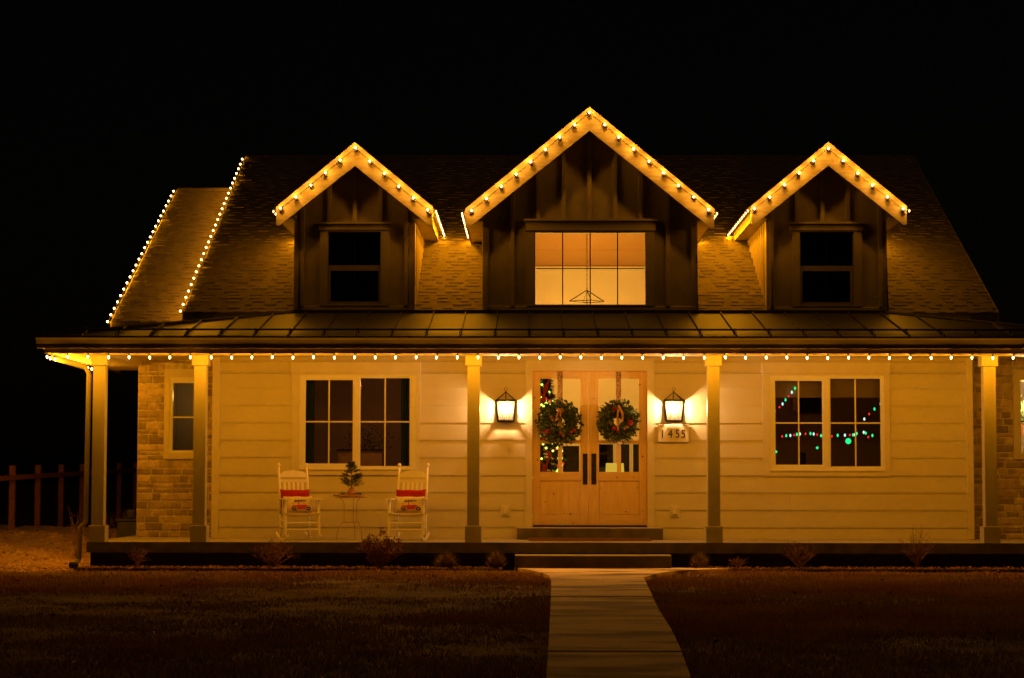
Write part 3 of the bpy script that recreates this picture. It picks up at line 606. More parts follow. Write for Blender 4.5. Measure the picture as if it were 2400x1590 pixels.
# ---- dormers
def dormer(apex, lt, rt, fx0, fx1, ybot, innerdy, win, battens, wide, lights):
    YR, YF = -.02, .30                                              # rake board plane, face plane
    ax, az = at(*apex, YR); lx, lz = at(*lt, YR); rx, _ = at(*rt, YR)
    ax = (lx+rx)/2*.5+ax*.5; hw = (rx-lx)/2; sl = (az-lz)/hw
    x0, x1 = at(fx0, 640, YF)[0], at(fx1, 640, YF)[0]; zb = at(ax*148+1240, ybot, YF)[1]
    vd = innerdy/148.9                                              # plumb depth of the rake board
    zeave = az-sl*hw
    d = part('dormer', MB(), M['dark'])
    # face (gable pentagon with window opening), side walls
    gx = win['open']; zg = az-vd*.35; zt0 = zg-sl*(ax-x0)
    face = MB(); xsn = [x0, gx[0], gx[1], x1]
    top = lambda x: zg-sl*abs(x-ax)
    face.prism([(x0, zb), (gx[0], zb), (gx[0], top(gx[0])), (x0, top(x0))], YF, YF+.1)
    face.prism([(gx[1], zb), (x1, zb), (x1, top(x1)), (gx[1], top(gx[1]))], YF, YF+.1)
    face.prism([(gx[0], zb), (gx[1], zb), (gx[1], gx[2]), (gx[0], gx[2])], YF, YF+.1)
    face.prism([(gx[0], gx[3]), (gx[1], gx[3]), (gx[1], top(gx[1])), (ax, zg), (gx[0], top(gx[0]))], YF, YF+.1)
    d.data = bpy.data.meshes.new('dormer'); d.data.from_pydata(face.v, [], face.f); d.data.materials.append(M['dark'])
    yend = lambda z: (z-MAIN_Z0)/SL
    zs_ = zeave-.13                                                 # underside of the boxed eave
    sw = MB()
    for a, b in ((x0, x0+.08), (x1-.08, x1)):
        sw.side([(YF+.1005, zb), (YF+.1005, zs_+.25), (yend(zs_+.25)+.2, zs_+.25), (yend(zb), zb-.05)], a, b)
    obj('side_wall', sw, M['rakewall'], d)
    for sgn, xx in ((-1, x0), (1, x1)):                             # battens on the side walls
        y = YF+.3
        while y < yend(zs_)-.1:
            obj('batten', MB().box(*(sorted((xx, xx+sgn*.018))), y, y+.05, MAIN_Z0+SL*y, zs_), M['rakewall'], d); y += .30
    # trim on the face
    bt = at(1240, win['basetop'], YF)[1]
    obj('base_trim', MB().bbox(x0-.004, x1+.004, YF-.035, YF-.0005, zb, bt), M['darktrim'], d)
    cw = .095
    obj('corner_board', MB().prism([(x0-.003, bt+.001), (x0+cw, bt+.001), (x0+cw, top(x0+cw)-.02), (x0-.003, top(x0-.003)-.02)], YF-.028, YF-.0005), M['darktrim'], d)
    obj('corner_board', MB().prism([(x1-cw, bt+.001), (x1+.003, bt+.001), (x1+.003, top(x1+.003)-.02), (x1-cw, top(x1-cw)-.02)], YF-.028, YF-.0005), M['darktrim'], d)
    T = win['trim']; Hd = win['head']
    obj('window_casing', rwh(MB(), (T[0], T[1], T[2], Hd[2]-.001), [gx], YF-.04, YF-.0005), M['darktrim'], d)
    obj('window_header', MB().bbox(Hd[0]-.02, Hd[1]+.02, YF-.055, YF-.0005, Hd[2], Hd[3]).box(Hd[0]-.05, Hd[1]+.05, YF-.085, YF-.001, Hd[3]+.001, Hd[3]+.035), M['darktrim'], d)
    for bx in battens:
        x = at(bx, 640, YF)[0]; zt = top(x)-.03; segs = [(bt+.001, zt)]
        if T[0]-.03 < x < T[1]+.03: segs = [(Hd[3]+.037, zt)] 
        for a, b in segs:
            if b-a > .04: obj('batten', MB().bbox(x-.032, x+.032, YF-.045, YF-.0005, a, b, .004), M['dark'], d)
    # roof slopes with boxed rake and eave
    yr_end = (az-MAIN_Z0)/SL+.15; ye = yend(zeave)+.25
    roof = MB(); t_ = .05
    for s in (-1, 1):
        xe = ax+s*(hw+.02)
        A = [(ax, YR, az+.012), (xe, YR, zeave-.02*sl+.012), (xe, ye, zeave-.02*sl+.012), (ax, yr_end, az+.012)]
        B = [(p[0], p[1], p[2]-t_) for p in A]
        fs = [(0,1,2,3), (7,6,5,4), (0,4,5,1), (1,5,6,2), (2,6,7,3), (3,7,4,0)]
        if s > 0: fs = [f[::-1] for f in fs]
        roof.add(A+B, fs)
    obj('dormer_roof', roof, M['shingle'], d)
    for s in (-1, 1):                                               # rake boards: plumb cut at the tip
        xe = ax+s*hw; ze = zeave; cut = innerdy*.78/148.9
        pts = [(ax, az-.001), (xe, ze-.001), (xe, ze-cut), (xe-s*.05, ze-cut-.008), (ax, az-vd)]
        if s > 0: pts = pts[::-1]
        obj('rake_board', MB().prism(pts, YR-.022, YR+.02), M['rake'], d)
        o1 = .085; pts = [(ax, az-.002), (xe, ze-.002), (xe, ze-o1), (ax, az-o1)]
        if s > 0: pts = pts[::-1]
        obj('rake_fillet', MB().prism(pts, YR-.04, YR-.0225), M['rake'], d)
        # rake soffit between board and face
        pts = [(ax, az-vd+.02), (xe, ze-vd+.02+(.0)), (xe, ze-vd+.045), (ax, az-vd+.045)]
        if s > 0: pts = pts[::-1]
        # boxed eave: fascia, level soffit, gutter-like return
        sb = .05 if s*xe < 0 else .0; fa = sorted((xe-s*sb, xe-s*(sb+.02))); obj('eave_fascia', MB().box(fa[0], fa[1], YR+.021, ye, ze-.19, ze-.03), M['guttergrey'], d)
        xi = x0 if s < 0 else x1; sx = sorted((xi+s*.001, xe-s*(sb+.021)))
        obj('eave_soffit', MB().box(sx[0], sx[1], YR+.021, ye, ze-.19, ze-.17), M['rake'], d)
        obj('eave_return', MB().box(sx[0], sx[1], YF-.05, YF-.03, ze-.169, ze-.02-.045), M['rake'], d)
        slope = MB(); yy0, yy1 = YR+.021, YF-.001
        A = [(ax, yy0, az-vd*.72), (xi, yy0, az-vd*.72-sl*abs(xi-ax)), (xi, yy1, az-vd*.72-sl*abs(xi-ax)), (ax, yy1, az-vd*.72)]
        slope.add(A+[(p[0], p[1], p[2]+.02) for p in A], [(0,1,2,3), (7,6,5,4), (0,4,5,1), (1,5,6,2), (2,6,7,3), (3,7,4,0)]); obj('rake_soffit', slope, M['dark'], d)
    # glazing
    Yg = YF-.01
    fr = rwh(MB(), gx, win['panes'], Yg-.01, Yg+.06)
    obj('window_frame', fr, M[win['fm']], d)
    for p in win['panes']: obj('pane', MB().box(p[0]-.004, p[1]+.004, Yg+.022, Yg+.026, p[2]-.004, p[3]+.004), M['glass'], d)
    for q in win['bars']: obj('muntin', MB().box(q[0], q[1], Yg+.008, Yg+.020, q[2], q[3]), M[win['bm']], d)
    return dict(ax=ax, az=az, hw=hw, ze=zeave, x0=x0, x1=x1, YR=YR, ye=ye, sl=sl)
M['rakewall'] = mat('dormer_side_paint', (.60, .52, .40), .5, (.55, .47, .36), 3, .1, 50)  # lighter copy of the dormer paint, standing for the lit side walls
Z2 = lambda x, y: (620+x/3.266, 300+y/3.266); Z3 = lambda x, y: (1060+x/2.8516, 230+y/2.8516); Z4 = lambda x, y: (1660+x/3.1986, 310+y/3.1986)
def ZR(Z, x0, y0, x1, y1, Y): a = Z(x0, y0); b = Z(x1, y1); return rect(a[0], a[1], b[0], b[1], Y)
def dhung(Z, up, lo, op, trim, head, base):
    u, l = ZR(Z, *up, .3), ZR(Z, *lo, .3); u = (u[0], u[1], u[2], u[3]); xm = (l[0]+l[1])/2
    return dict(open=ZR(Z, *op, .3), panes=[u, l], bars=[(xm-.004, xm+.004, u[2], u[3]), (xm-.004, xm+.004, l[2], l[3])], trim=ZR(Z, *trim, .3), head=ZR(Z, *head, .3), basetop=Z(0, base)[1], fm='darkvinyl', bm='black')
M['darkvinyl'] = mat('dormer_window_frame', (.24, .20, .13), .4, (.20, .165, .11), 8)
d1 = dormer(Z2(697, 112), Z2(88, 605), Z2(1285, 630), Z2(228, 0)[0], Z2(1150, 0)[0], 740, 56, dhung(Z2, (492, 803, 886, 1053), (505, 1095, 872, 1330), (484, 797, 892, 1352), (425, 790, 955, 1363), (425, 740, 955, 786), 1366), [Z2(x, 0)[0] for x in (290, 494, 690, 886, 1085)], False, None)
big = ZR(Z3, 550, 898, 1295, 1386, .3)
bw = [at(Z3(x, 0)[0], 640, .3)[0] for x in (738, 922, 1105)]; bz = at(1382, Z3(0, 1140)[1], .3)[1]; px_ = [big[0]+.012]+bw+[big[1]-.012]
d2 = dormer(Z3(912, 60), Z3(92, 742), Z3(1755, 745), Z3(205, 0)[0], Z3(1637, 0)[0], 742.5, 57,
            dict(open=big, panes=[(big[0]+.012, big[1]-.012, big[2]+.012, big[3]-.012)], bars=[(x-.009, x+.009, big[2]+.013, big[3]-.013) for x in bw]+[(a+.0095, b-.0095, bz-.008, bz+.008) for a, b in zip(px_, px_[1:])],
                 trim=ZR(Z3, 497, 895, 1350, 1392, .3), head=ZR(Z3, 497, 825, 1350, 890, .3), basetop=Z3(0, 1393)[1], fm='darktrim', bm='iron'),
            [Z3(x, 0)[0] for x in (402, 574, 745, 917, 1089, 1261, 1440)], True, None)
d3 = dormer(Z4(893, 75), Z4(325, 555), Z4(1490, 565), Z4(437, 0)[0], Z4(1337, 0)[0], 741.4, 56, dhung(Z4, (690, 757, 1082, 1003), (705, 1043, 1065, 1276), (684, 750, 1092, 1300), (628, 745, 1150, 1308), (620, 692, 1150, 742), 1312), [Z4(x, 0)[0] for x in (475, 665, 857, 1050, 1290)], False, None)

# ---- rooms behind the windows (shells open towards the glass)
def room(x0, x1, y0, y1, z0, z1, wall_m, ceil_m, floor_m, front=None, ceil=True):
    t = .06; r = MB()
    r.box(x0-t, x0, y0, y1, z0, z1, 0); r.box(x1, x1+t, y0, y1, z0, z1, 0); r.box(x0-t, x1+t, y1, y1+t, z0, z1, 0)
    r.box(x0-t, x1+t, y0, y1+t, z0-t, z0-.0005, 2)
    if ceil: r.box(x0-t, x1+t, y0, y1+t, z1+.0005, z1+t, 1)
    if front: rwh(r, (x0-t, x1+t, z0, z1), front, y0-.001, y0+.03)
    return part('interior_wall', r, [wall_m, ceil_m, floor_m])
IF = FLOOR+.12
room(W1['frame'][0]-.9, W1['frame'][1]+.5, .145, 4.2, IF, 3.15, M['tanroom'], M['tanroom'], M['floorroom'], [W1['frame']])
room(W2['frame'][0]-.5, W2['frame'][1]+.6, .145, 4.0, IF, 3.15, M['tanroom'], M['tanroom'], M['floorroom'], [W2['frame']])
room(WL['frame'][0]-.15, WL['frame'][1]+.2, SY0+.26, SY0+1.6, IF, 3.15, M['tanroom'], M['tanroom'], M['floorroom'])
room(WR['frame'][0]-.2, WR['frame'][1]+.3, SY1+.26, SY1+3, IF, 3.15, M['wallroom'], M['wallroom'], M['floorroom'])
for dd, nm in ((d1, 1), (d3, 3)):
    room(dd['x0']+.15, dd['x1']-.15, .41, 1.0, 4.35, 5.6, M['black'], M['black'], M['black'])
# great room: floor to vault, open to the centre dormer
GX0, GX1, GY1 = cen-2.1, cen+2.4, 7.0
zc7 = 5.385; g_ = MB()
BWIN = [rect(1316, 1042, 1361, 1160, 7.0), rect(1378, 1038, 1441, 1160, 7.0), rect(1441.6, 1038, 1479, 1160, 7.0), rect(1480, 1038, 1522, 1160, 7.0)]
g_.box(GX0-.06, GX0, .145, 7.1, IF, 3.75, 0); g_.box(GX1, GX1+.06, .145, 7.1, IF, 3.75, 0)
rwh(g_, (GX0-.06, GX1+.06, IF, 5.6), BWIN, GY1, GY1+.08, 0)
g_.box(GX0-.06, GX1+.06, .145, 7.1, IF-.06, IF-.001, 2)
UX0, UX1 = HX0-.0, HX1+.0
g_.side([(4.4, 3.75), (7.0, 3.75), (7.0, zc7), (4.4, 5.86)], UX0-.5, UX0-.44, 0); g_.side([(4.4, 3.75), (7.0, 3.75), (7.0, zc7), (4.4, 5.86)], UX1+.44, UX1+.5, 0)
g_.side([(.42, 3.75), (4.4, 3.75), (4.4, 5.86), (.42, MAIN_Z0+.1)], UX0-.06, UX0-.001, 0); g_.side([(.42, 3.75), (4.4, 3.75), (4.4, 5.86), (.42, MAIN_Z0+.1)], UX1+.001, UX1+.06, 0)
g_.side([(4.42, 5.86), (7.05, 5.38), (7.05, 5.44), (4.42, 5.92)], UX0-.5, UX1+.5, 1)
g_.box(GX0-.06, UX0-.06, .145, 7.05, 3.75, 3.8, 1); g_.box(UX1+.06, GX1+.06, .145, 7.05, 3.75, 3.8, 1)
rwh(g_, (GX0, GX1, IF, 3.75), [(DOOR[0], DOOR[1], 0, DOOR[3])], .145, .17, 0)
part('interior_wall', g_, [M['wallroom'], M['ceilroom'], M['floorroom']])
part('crown_moulding', MB().box(UX0-.43, UX1+.43, 6.93, 6.999, zc7-.08, zc7-.001), M['wallroom'])
part('ceiling_seam', MB().box(UX0-.43, UX1+.43, 5.9, 5.93, 5.58, 5.6), M['ceilroom'])
for b in BWIN:
    bwn = part('back_window', rwh(MB(), b, [(b[0]+.03, b[1]-.03, b[2]+.03, b[3]-.03)], 6.96, 7.06), M['trim'])
    obj('pane', MB().box(b[0]+.02, b[1]-.02, 7.02, 7.025, b[2]+.02, b[3]-.02), M['glass'], bwn)
part('night_screen', MB().box(GX0, GX1, 7.6, 7.65, IF, 3.6), M['black'])
def lamp(name, loc, power, col, rad=.08):
    l = bpy.data.lights.new(name, 'POINT'); l.energy = power; l.color = col; l.shadow_soft_size = rad
    o = bpy.data.objects.new(name, l); C.objects.link(o); o.location = loc; return o
RC = (1, .50, .08)
for p, e in (((cen-.9, 3.4, 3.95), 110), ((cen+.9, 3.4, 3.95), 110), ((cen, 5.6, 4.2), 50), ((cen, 2.8, 3.25), 170)): lamp('great_room_lamp', p, e, RC)
lamp('bedroom_lamp', ((W1['frame'][0]+W1['frame'][1])/2+.2, 2.0, 2.9), 20, (1, .40, .12))
lamp('study_lamp', ((W2['frame'][0]+W2['frame'][1])/2, 2.0, 2.9), 8, (1, .34, .10))
lamp('side_room_lamp', (WR['frame'][0]+.4, SY1+1.2, 2.6), 60, (1, .66, .34))
lamp('corner_room_lamp', (WL['frame'][0]+.3, SY0+.9, 2.7), 5, (1, .66, .2))

# ================================================================== THINGS INSIDE
c_ = thing('chandelier', 'triangular black iron chandelier on a chain behind the centre dormer window', 'chandelier', (at(Z3(900, 0)[0], 700, 2.6)[0], 2.6, 0))
yc = 2.6; zt = at(1376, Z3(0, 1285)[1], yc)[1]; zbt = at(1376, Z3(0, 1360)[1], yc)[1]; hwc = (at(Z3(1025, 0)[0], 700, yc)[0]-at(Z3(785, 0)[0], 700, yc)[0])/2
fr = MB()
for a in range(4):
    q = math.radians(12+90*a); fr.tube([(0, 0, zt), (hwc*math.cos(q), hwc*.9*math.sin(q), zbt)], .009, 6)
fr.tube([(hwc*math.cos(math.radians(12+90*a)), hwc*.9*math.sin(math.radians(12+90*a)), zbt) for a in (0, 1, 2, 3, 4)], .008, 6)
fr.tube([(0, 0, zt+.06), (0, 0, zbt-.05)], .008, 6)
obj('frame', fr, M['iron'], c_)
ch = MB(); z = zt+.05; k = 0
while z < 5.95:
    n = 8; ax_ = (1, 0) if k % 2 else (0, 1)
    ch.tube([(ax_[0]*.013*math.cos(6.283*i/n), ax_[1]*.013*math.cos(6.283*i/n), z+.022+.024*math.sin(6.283*i/n)) for i in range(n+1)], .0035, 4, cap=False); z += .038; k += 1
obj('chain', ch, M['iron'], c_)
lx, lz = at(1441, 1104, 2.6)
lt_ = thing('table_lamp', 'table lamp with glowing yellow shade seen through the right door glass', 'lamp', (lx, 2.6, 0))
zt = at(1441, 1086, 2.6)[1]
obj('lamp_shade', MB().lathe([(.165, zt-.27), (.15, zt)], 20), M['shade'], lt_, smooth=True)
obj('lamp_base', MB().lathe([(.07, zt-.62), (.07, zt-.60), (.03, zt-.55), (.05, zt-.42), (.02, zt-.3), (.01, zt-.28)], 12), M['iron'], lt_)
ct = thing('console_table', 'dark console table holding the glowing lamp inside the entry', 'table', (lx, 2.6, 0))
obj('tabletop', MB().box(-.5, .5, -.2, .2, zt-.66, zt-.62), M['wood'], ct)
for a in (-.45, .41):
    for b in (-.17, .13): obj('leg', MB().box(a, a+.04, b, b+.04, IF, zt-.661), M['wood'], ct)

# Christmas tree behind the left leaf
tx = at(1278, 1000, 1.5)[0]
xt = thing('christmas_tree', 'lit Christmas tree with green lights behind the left door glass', 'Christmas tree', (tx-.05, 1.5, IF))
def needle_tree(H, R0, n, nl, seed, trunk_r, zb=.12, pw=.9, droop=-.15):
    rr = random.Random(seed); tr = MB().tube([(0, 0, 0), (0, 0, H)], [trunk_r, trunk_r*.25], 6); nd = MB(); tips = []
    for k in range(n):
        f = rr.random(); z = zb+(H-zb)*f; r = R0*(1-f)**pw*rr.uniform(.75, 1.12)+.01; a = rr.uniform(0, 6.283)
        e = Vector((r*math.cos(a), r*math.sin(a), z+droop*r+rr.uniform(0, .12)*r)); s0 = Vector((0, 0, z))
        tr.tube([s0, e], [trunk_r*.3, trunk_r*.12], 3, cap=False); tips.append(e)
        for q in range(nl):
            u = rr.uniform(.25, 1); p = s0.lerp(e, u); dl = (e-s0).normalized()
            o = Vector((rr.uniform(-1, 1), rr.uniform(-1, 1), rr.uniform(-.8, 1))).normalized(); dr = (dl*.8+o*.8).normalized()
            L_ = R0*.22*rr.uniform(.6, 1.1); sd = dr.cross(Vector((rr.uniform(-1, 1), rr.uniform(-1, 1), rr.uniform(-1, 1)))).normalized()*L_*.10
            nd.add([p-sd, p+sd, p+dr*L_], [(0, 1, 2)], 0, rr.random())
    return tr, nd, tips
tr, nd, tips = needle_tree(2.8, .60, 320, 26, 3, .04)
obj('trunk', tr, M['bark'], xt); obj('crown', nd, M['needle'], xt, kind='stuff')
rr = random.Random(9)
for k, e in enumerate(rr.sample(tips, 270)):
    q = e*.96; b = MB().lathe([(.003, -.02), (.017, -.010), (.020, 0), (.017, .010), (.003, .02)], 6, tuple(q))
    obj('light', b, M['led_y'] if k % 5 else M['led_r'], xt)
rb = MB()
for s, zt_r, wd_r in ((-1, 2.62, .030), (1, 2.62, .030), (.2, 2.0, .026), (-.6, 1.5, .028), (.9, 1.3, .026)):
    pts = [Vector((s*.06+s*.07*math.sin(u*5.5)+.03*math.sin(u*9+s), -.14-u*.16, zt_r-u*.55)) for u in np.linspace(0, 1, 12)]
    for i_, (p, q) in enumerate(zip(pts, pts[1:])): w0_, w1_ = wd_r*(1+.4*math.sin(i_*1.3)), wd_r*(1+.4*math.sin((i_+1)*1.3)); rb.add([p-Vector((w0_, 0, 0)), p+Vector((w0_, .01, 0)), q+Vector((w1_, .01, 0)), q-Vector((w1_, 0, 0))], [(0, 1, 2, 3)])
obj('ribbon', rb, M['printred'], xt)

# left window: curtains, dresser, framed picture, ornaments
x0, x1, z0, z1 = W1['frame']
def curtain(xa, xb, y, label):
    n = 26; vs = []; fs = []; mb = MB()
    for i in range(n+1):
        x = xa+(xb-xa)*i/n; yy = y+.035*math.sin(i*1.6)
        vs += [(x, yy, z0-.4), (x, yy, z1+.12), (x, yy+.006, z0-.4), (x, yy+.006, z1+.12)]
    for i in range(n): a = 4*i; fs += [(a, a+4, a+5, a+1), (a+2, a+3, a+7, a+6)]
    tag(obj('curtain', mb.add(vs, fs), M['curtain'], smooth=True), label, 'curtain', 'curtains inside the bedroom window')
curtain(x0-.05, x0+.20, .30, 'dark green curtain at the side nearer the stone corner')
curtain_y = None
curtain(x1-.26, x1+.03, .30, 'dark green curtain at the side nearer the front door')
dx0, dz1 = at(792, 1053, 2.6); dx1, _ = at(896, 1053, 2.6)
dr = thing('dresser', 'low brown dresser standing inside behind the left porch window', 'dresser', ((dx0+dx1)/2, 2.6, IF))
hw_ = (dx1-dx0)/2; hh_ = dz1-IF
obj('cabinet', MB().box(-hw_, hw_, 0, .45, 0, hh_-.03), M['wood'], dr); obj('top', MB().box(-hw_-.02, hw_+.02, -.02, .47, hh_-.03, hh_), M['iron'], dr)
for i in range(2):
    for k in range(3): obj('drawer', MB().bbox(-hw_+.03+i*hw_, -.03+i*hw_, -.018, -.001, .08+k*.24, .29+k*.24), M['wood'], dr)
gl_ = MB(); rr = random.Random(2)
for k in range(420):
    p = Vector((rr.gauss(0, .22), rr.uniform(-.1, .1), abs(rr.gauss(.12, .16)))); d = Vector((rr.uniform(-1, 1), rr.uniform(-1, 1), rr.uniform(-1, 1))).normalized()*.05
    s = d.cross(Vector((.3, .2, 1))).normalized()*.015; gl_.add([p-s, p+s, p+d], [(0, 1, 2)], 0, rr.random())
tag(obj('leafy_garland', gl_, M['wleaf'], loc=((dx0+dx1)/2+.12, 2.75, dz1)), 'dark leafy arrangement on top of the brown dresser indoors', 'garland')

# right window: roller shades, television, small speaker, reflected coloured lights built as glowing strings
x0, x1, z0, z1 = W2['frame']
for i, gl in enumerate(W2['glasses']):
    zs0 = at(1872, 931, .2)[1]
    tag(obj('roller_shade', MB().bbox(gl[0]-.03, gl[1]+.03, .20, .215, zs0, gl[3]+.03).tube([(gl[0]-.03, .207, zs0), (gl[1]+.03, .207, zs0)], .012, 6), M['curtain2'] if 'curtain2' in M else M['tanroom']),
        ('raised roller shade in the window pane nearer the front door', 'raised roller shade in the window pane nearer the right stone wall')[i], 'roller shade', 'roller shades of the right porch window')
a = rect(1873, 930, 1926, 967, 3.9)
tv = thing('television', 'black wall television with pale left edge seen through the right porch window', 'television', ((a[0]+a[1])/2, 3.93, a[2]))
obj('screen', MB().bbox(a[0]-(a[0]+a[1])/2, a[1]-(a[0]+a[1])/2, -.08, .0, 0, a[3]-a[2]), M['black'], tv)
obj('side_panel', MB().box(a[0]-(a[0]+a[1])/2-.12, a[0]-(a[0]+a[1])/2-.003, -.07, .0, 0.02, a[3]-a[2]), M['wood'], tv)
a = rect(1875, 1061, 1889, 1093, .5)
tag(obj('speaker', MB().bbox(a[0], a[1], .5, .6, a[2]-.02, a[3]).lathe([(.02, -.004), (.02, .0)], 10, ((a[0]+a[1])/2, .5, a[3]-.06), axis='y'), M['black']), 'small black speaker on the sill inside the right porch window', 'speaker')
obj('window_board', MB().box(x0-.1, x1+.1, .18, .75, at(1875, 1094, .5)[1]-.05, at(1875, 1094, .5)[1]-.021), M['tanroom'], house)
ZZ = lambda x, y: (1640+x/2.8, 780+y/2.8)
string = [[(492,515,'g'),(523,488,'r'),(544,467,'w'),(563,440,'g'),(583,416,'r'),(604,390,'w'),(625,364,'g'),(648,341,'r')],
          [(541,680,'r'),(568,675,'g'),(595,674,'w'),(619,671,'r'),(637,667,'g'),(657,664,'w'),(694,663,'r'),(727,661,'g'),(748,664,'w'),(771,668,'r'),(796,675,'g'),(830,680,'w'),(867,679,'r'),(905,673,'g'),(953,672,'w'),(985,671,'r'),(1006,670,'g'),(1018,669,'w'),(1030,661,'g'),(1076,653,'w'),(1090,658,'g'),(1106,684,'r'),(1133,674,'g')],
          [(1080,566,'w'),(1112,533,'r'),(1147,500,'g'),(1187,466,'w')]]
lab = ['coloured light string rising across the upper pane beside the television', 'coloured light string running level across both lower window panes', 'short coloured light string rising at the pane edge nearest the stone wall']
for sidx, lst in enumerate(string):
    P3 = [Vector((at(*ZZ(x, y), .17)[0], .17+.006*math.sin(i), at(*ZZ(x, y), .17)[1])) for i, (x, y, c) in enumerate(lst)]
    cs = thing('indoor_light_string', lab[sidx], 'string lights', tuple(P3[0]), 0, 'indoor coloured light strings')  # reflections in the glass, modelled as small glowing lights
    obj('cord', MB().tube([p-P3[0]+Vector((0, .008, .015)) for p in P3], .0015, 4), M['black'], cs)
    for p, (x, y, c) in zip(P3, lst):
        r = .015 if c != 'r' else .012
        obj('light', MB().lathe([(.002, -r*2), (r, -r), (r*1.05, 0), (r*.7, r), (.002, r*1.6)], 7, tuple(p-P3[0])), M['led_'+c], cs)
for (x, y, r, lb) in ((975, 712, .05, 'large round glowing green ornament below the level coloured light string'), (771, 756, .022, 'small glowing green ornament low in the pane above the speaker'), (501, 782, .022, 'small glowing green ornament at the lower pane corner nearest the door')):
    p = at(*ZZ(x, y), 1.4); tag(obj('glowing_ornament', MB().lathe([(.002, -r), (r*.7, -r*.7), (r, 0), (r*.7, r*.7), (.002, r)], 12), M['led_g'], loc=(p[0], 1.4, p[1]), smooth=True), lb, 'ornament')
# plant seen in the right edge window
rr = random.Random(8); pl = MB(); pxx, pzz = at(2402, 965, 2.0)
for k in range(160):
    p = Vector((rr.gauss(0, .12), rr.uniform(-.1, .1), rr.gauss(0, .10))); d = Vector((rr.uniform(-1, 1), rr.uniform(-.3, .3), rr.uniform(-.6, 1))).normalized()*.12
    s = d.cross(Vector((0, 1, 0))).normalized()*.02; pl.add([p-s, p+s, p+d], [(0, 1, 2)], 0, rr.random())
pp = thing('house_plant', 'leafy house plant inside the lit window by the right stone wall', 'plant', (pxx, 2.0, 0))
obj('leaves', pl, M['wleaf'], pp, loc=(0, 0, pzz)); obj('pot', MB().lathe([(.07, pzz-.42), (.10, pzz-.2), (.10, pzz-.18)], 14), M['burlap'], pp); obj('stem', MB().tube([(0, 0, pzz-.2), (0, 0, pzz)], .01, 6), M['bark'], pp)

# ================================================================== STRING LIGHTS
me_hang = MB().lathe([(.003, -.046), (.009, -.038), (.0145, -.025), (.0145, -.014), (.010, -.003), (.008, .0)], 8)
me_ball = MB().lathe([(.003, -.042), (.012, -.036), (.017, -.022), (.015, -.008), (.009, .0)], 8, axis='y')
sock_h = MB().lathe([(.010, 0), (.012, .004), (.012, .024), (.006, .03)], 7)
sock_shadow = MB().lathe([(.012, .001), (.022, .014), (.026, .030), (.026, .046), (.016, .048), (.016, .062)], 10, (.008, .0, -.022), axis='y')  # wide dark disc set low also stands for the bulb's shadow
def base_mesh(nm, mb, m):
    o = obj(nm, mb, m); md = o.data; bpy.data.objects.remove(o); return md
MH = base_mesh('bulb', me_hang, M['bulb_hang']); MF = base_mesh('bulb', me_ball, M['bulb_face']); MS = base_mesh('bulb', MB().lathe([(.003, -.040), (.008, -.033), (.012, -.022), (.012, -.012), (.008, -.003), (.007, .0)], 8), M['bulb_side']); MRK = base_mesh('bulb', me_ball, M['bulb_rake'])
def lamp_data(nm, power, col, rad):
    l = bpy.data.lights.new(nm, 'POINT'); l.energy = power; l.color = col; l.shadow_soft_size = rad; return l
LD = {MH.name: lamp_data('bulb_light', BULB_HANG, AMBER, .012), MF.name: lamp_data('bulb_light', BULB_FACE, (1, .37, .015), .012), MS.name: lamp_data('bulb_light', BULB_SIDE, AMBER, .012), MRK.name: lamp_data('bulb_light', BULB_RAKE, AMBER, .012)}
SH = base_mesh('socket', sock_h, M['iron']); SF = base_mesh('socket', sock_shadow, M['iron'])
def light_string(label, pts, bm_, sm_, off, rotf, cord_off, grp):
    t = thing('light_string', label, 'string lights', tuple(pts[0]), 0, grp); o0 = Vector(pts[0])
    cord = []
    for i, p in enumerate(pts):
        cord.append(Vector(p)+Vector(cord_off)-o0)
        if i < len(pts)-1: cord.append((Vector(p)+Vector(pts[i+1]))/2+Vector(cord_off)-o0+Vector((0, 0, -.006)))
    obj('cord', MB().tube(cord, .003, 4), M['iron'], t)
    for p in pts:
        r = rotf(); b = obj('bulb', bm_, None, t, tuple(Vector(p)-o0), r)
        s = bpy.data.objects.new('socket', sm_); C.objects.link(s); s.parent = b
        L_ = bpy.data.objects.new('bulb_light', LD[bm_.name]); C.objects.link(L_); L_.parent = b; L_.location = (0, -.058, 0) if bm_ in (MF, MRK) else (0, 0, -.062)
    return t
jit = lambda a=.12: (random.gauss(0, a), random.gauss(0, a), 0)
zb_ = FB-.034
x = at(110, 836, -2.44)[0]; pts = []
while x < FXR: pts.append((x, -2.435+random.uniform(-.004, .004), zb_+random.uniform(-.004, .004))); x += .3018
G = 'warm white light strings on the house'
light_string('warm white light string hanging along the front porch eave', pts, MH, SH, 0, jit, (0, .006, .032), G)
pts = [(FXL-.0+.012, -2.435+.3048*k, zb_) for k in range(1, 12)]
light_string('warm white light string running back along the left porch end eave', pts, MH, SH, 0, jit, (0, 0, .032), G)
n = 28; pts = [(RX0-.075, .32+(RIDGE-.42)*k/27, MAIN_Z0+SL*(.32+(RIDGE-.42)*k/27)-.03) for k in range(28)]
up = lambda: (math.radians(-70)+random.gauss(0, .08), random.gauss(0, .08), 0)
light_string('warm white light string up the taller left roof edge', pts, MRK, SF, 0, lambda: (random.gauss(0, .1), random.gauss(0, .1), 0), (0, .03, 0), G)
pts = [(WX0-.075, WE+.05+(WRIDGE-WE-.1)*k/23, WZ0+WSL*(WE+.05+(WRIDGE-WE-.1)*k/23)-.015) for k in range(24)]
light_string('warm white light string up the lower left wing roof edge', pts, MRK, SF, 0, lambda: (random.gauss(0, .1), random.gauss(0, .1), 0), (0, .03, 0), G)
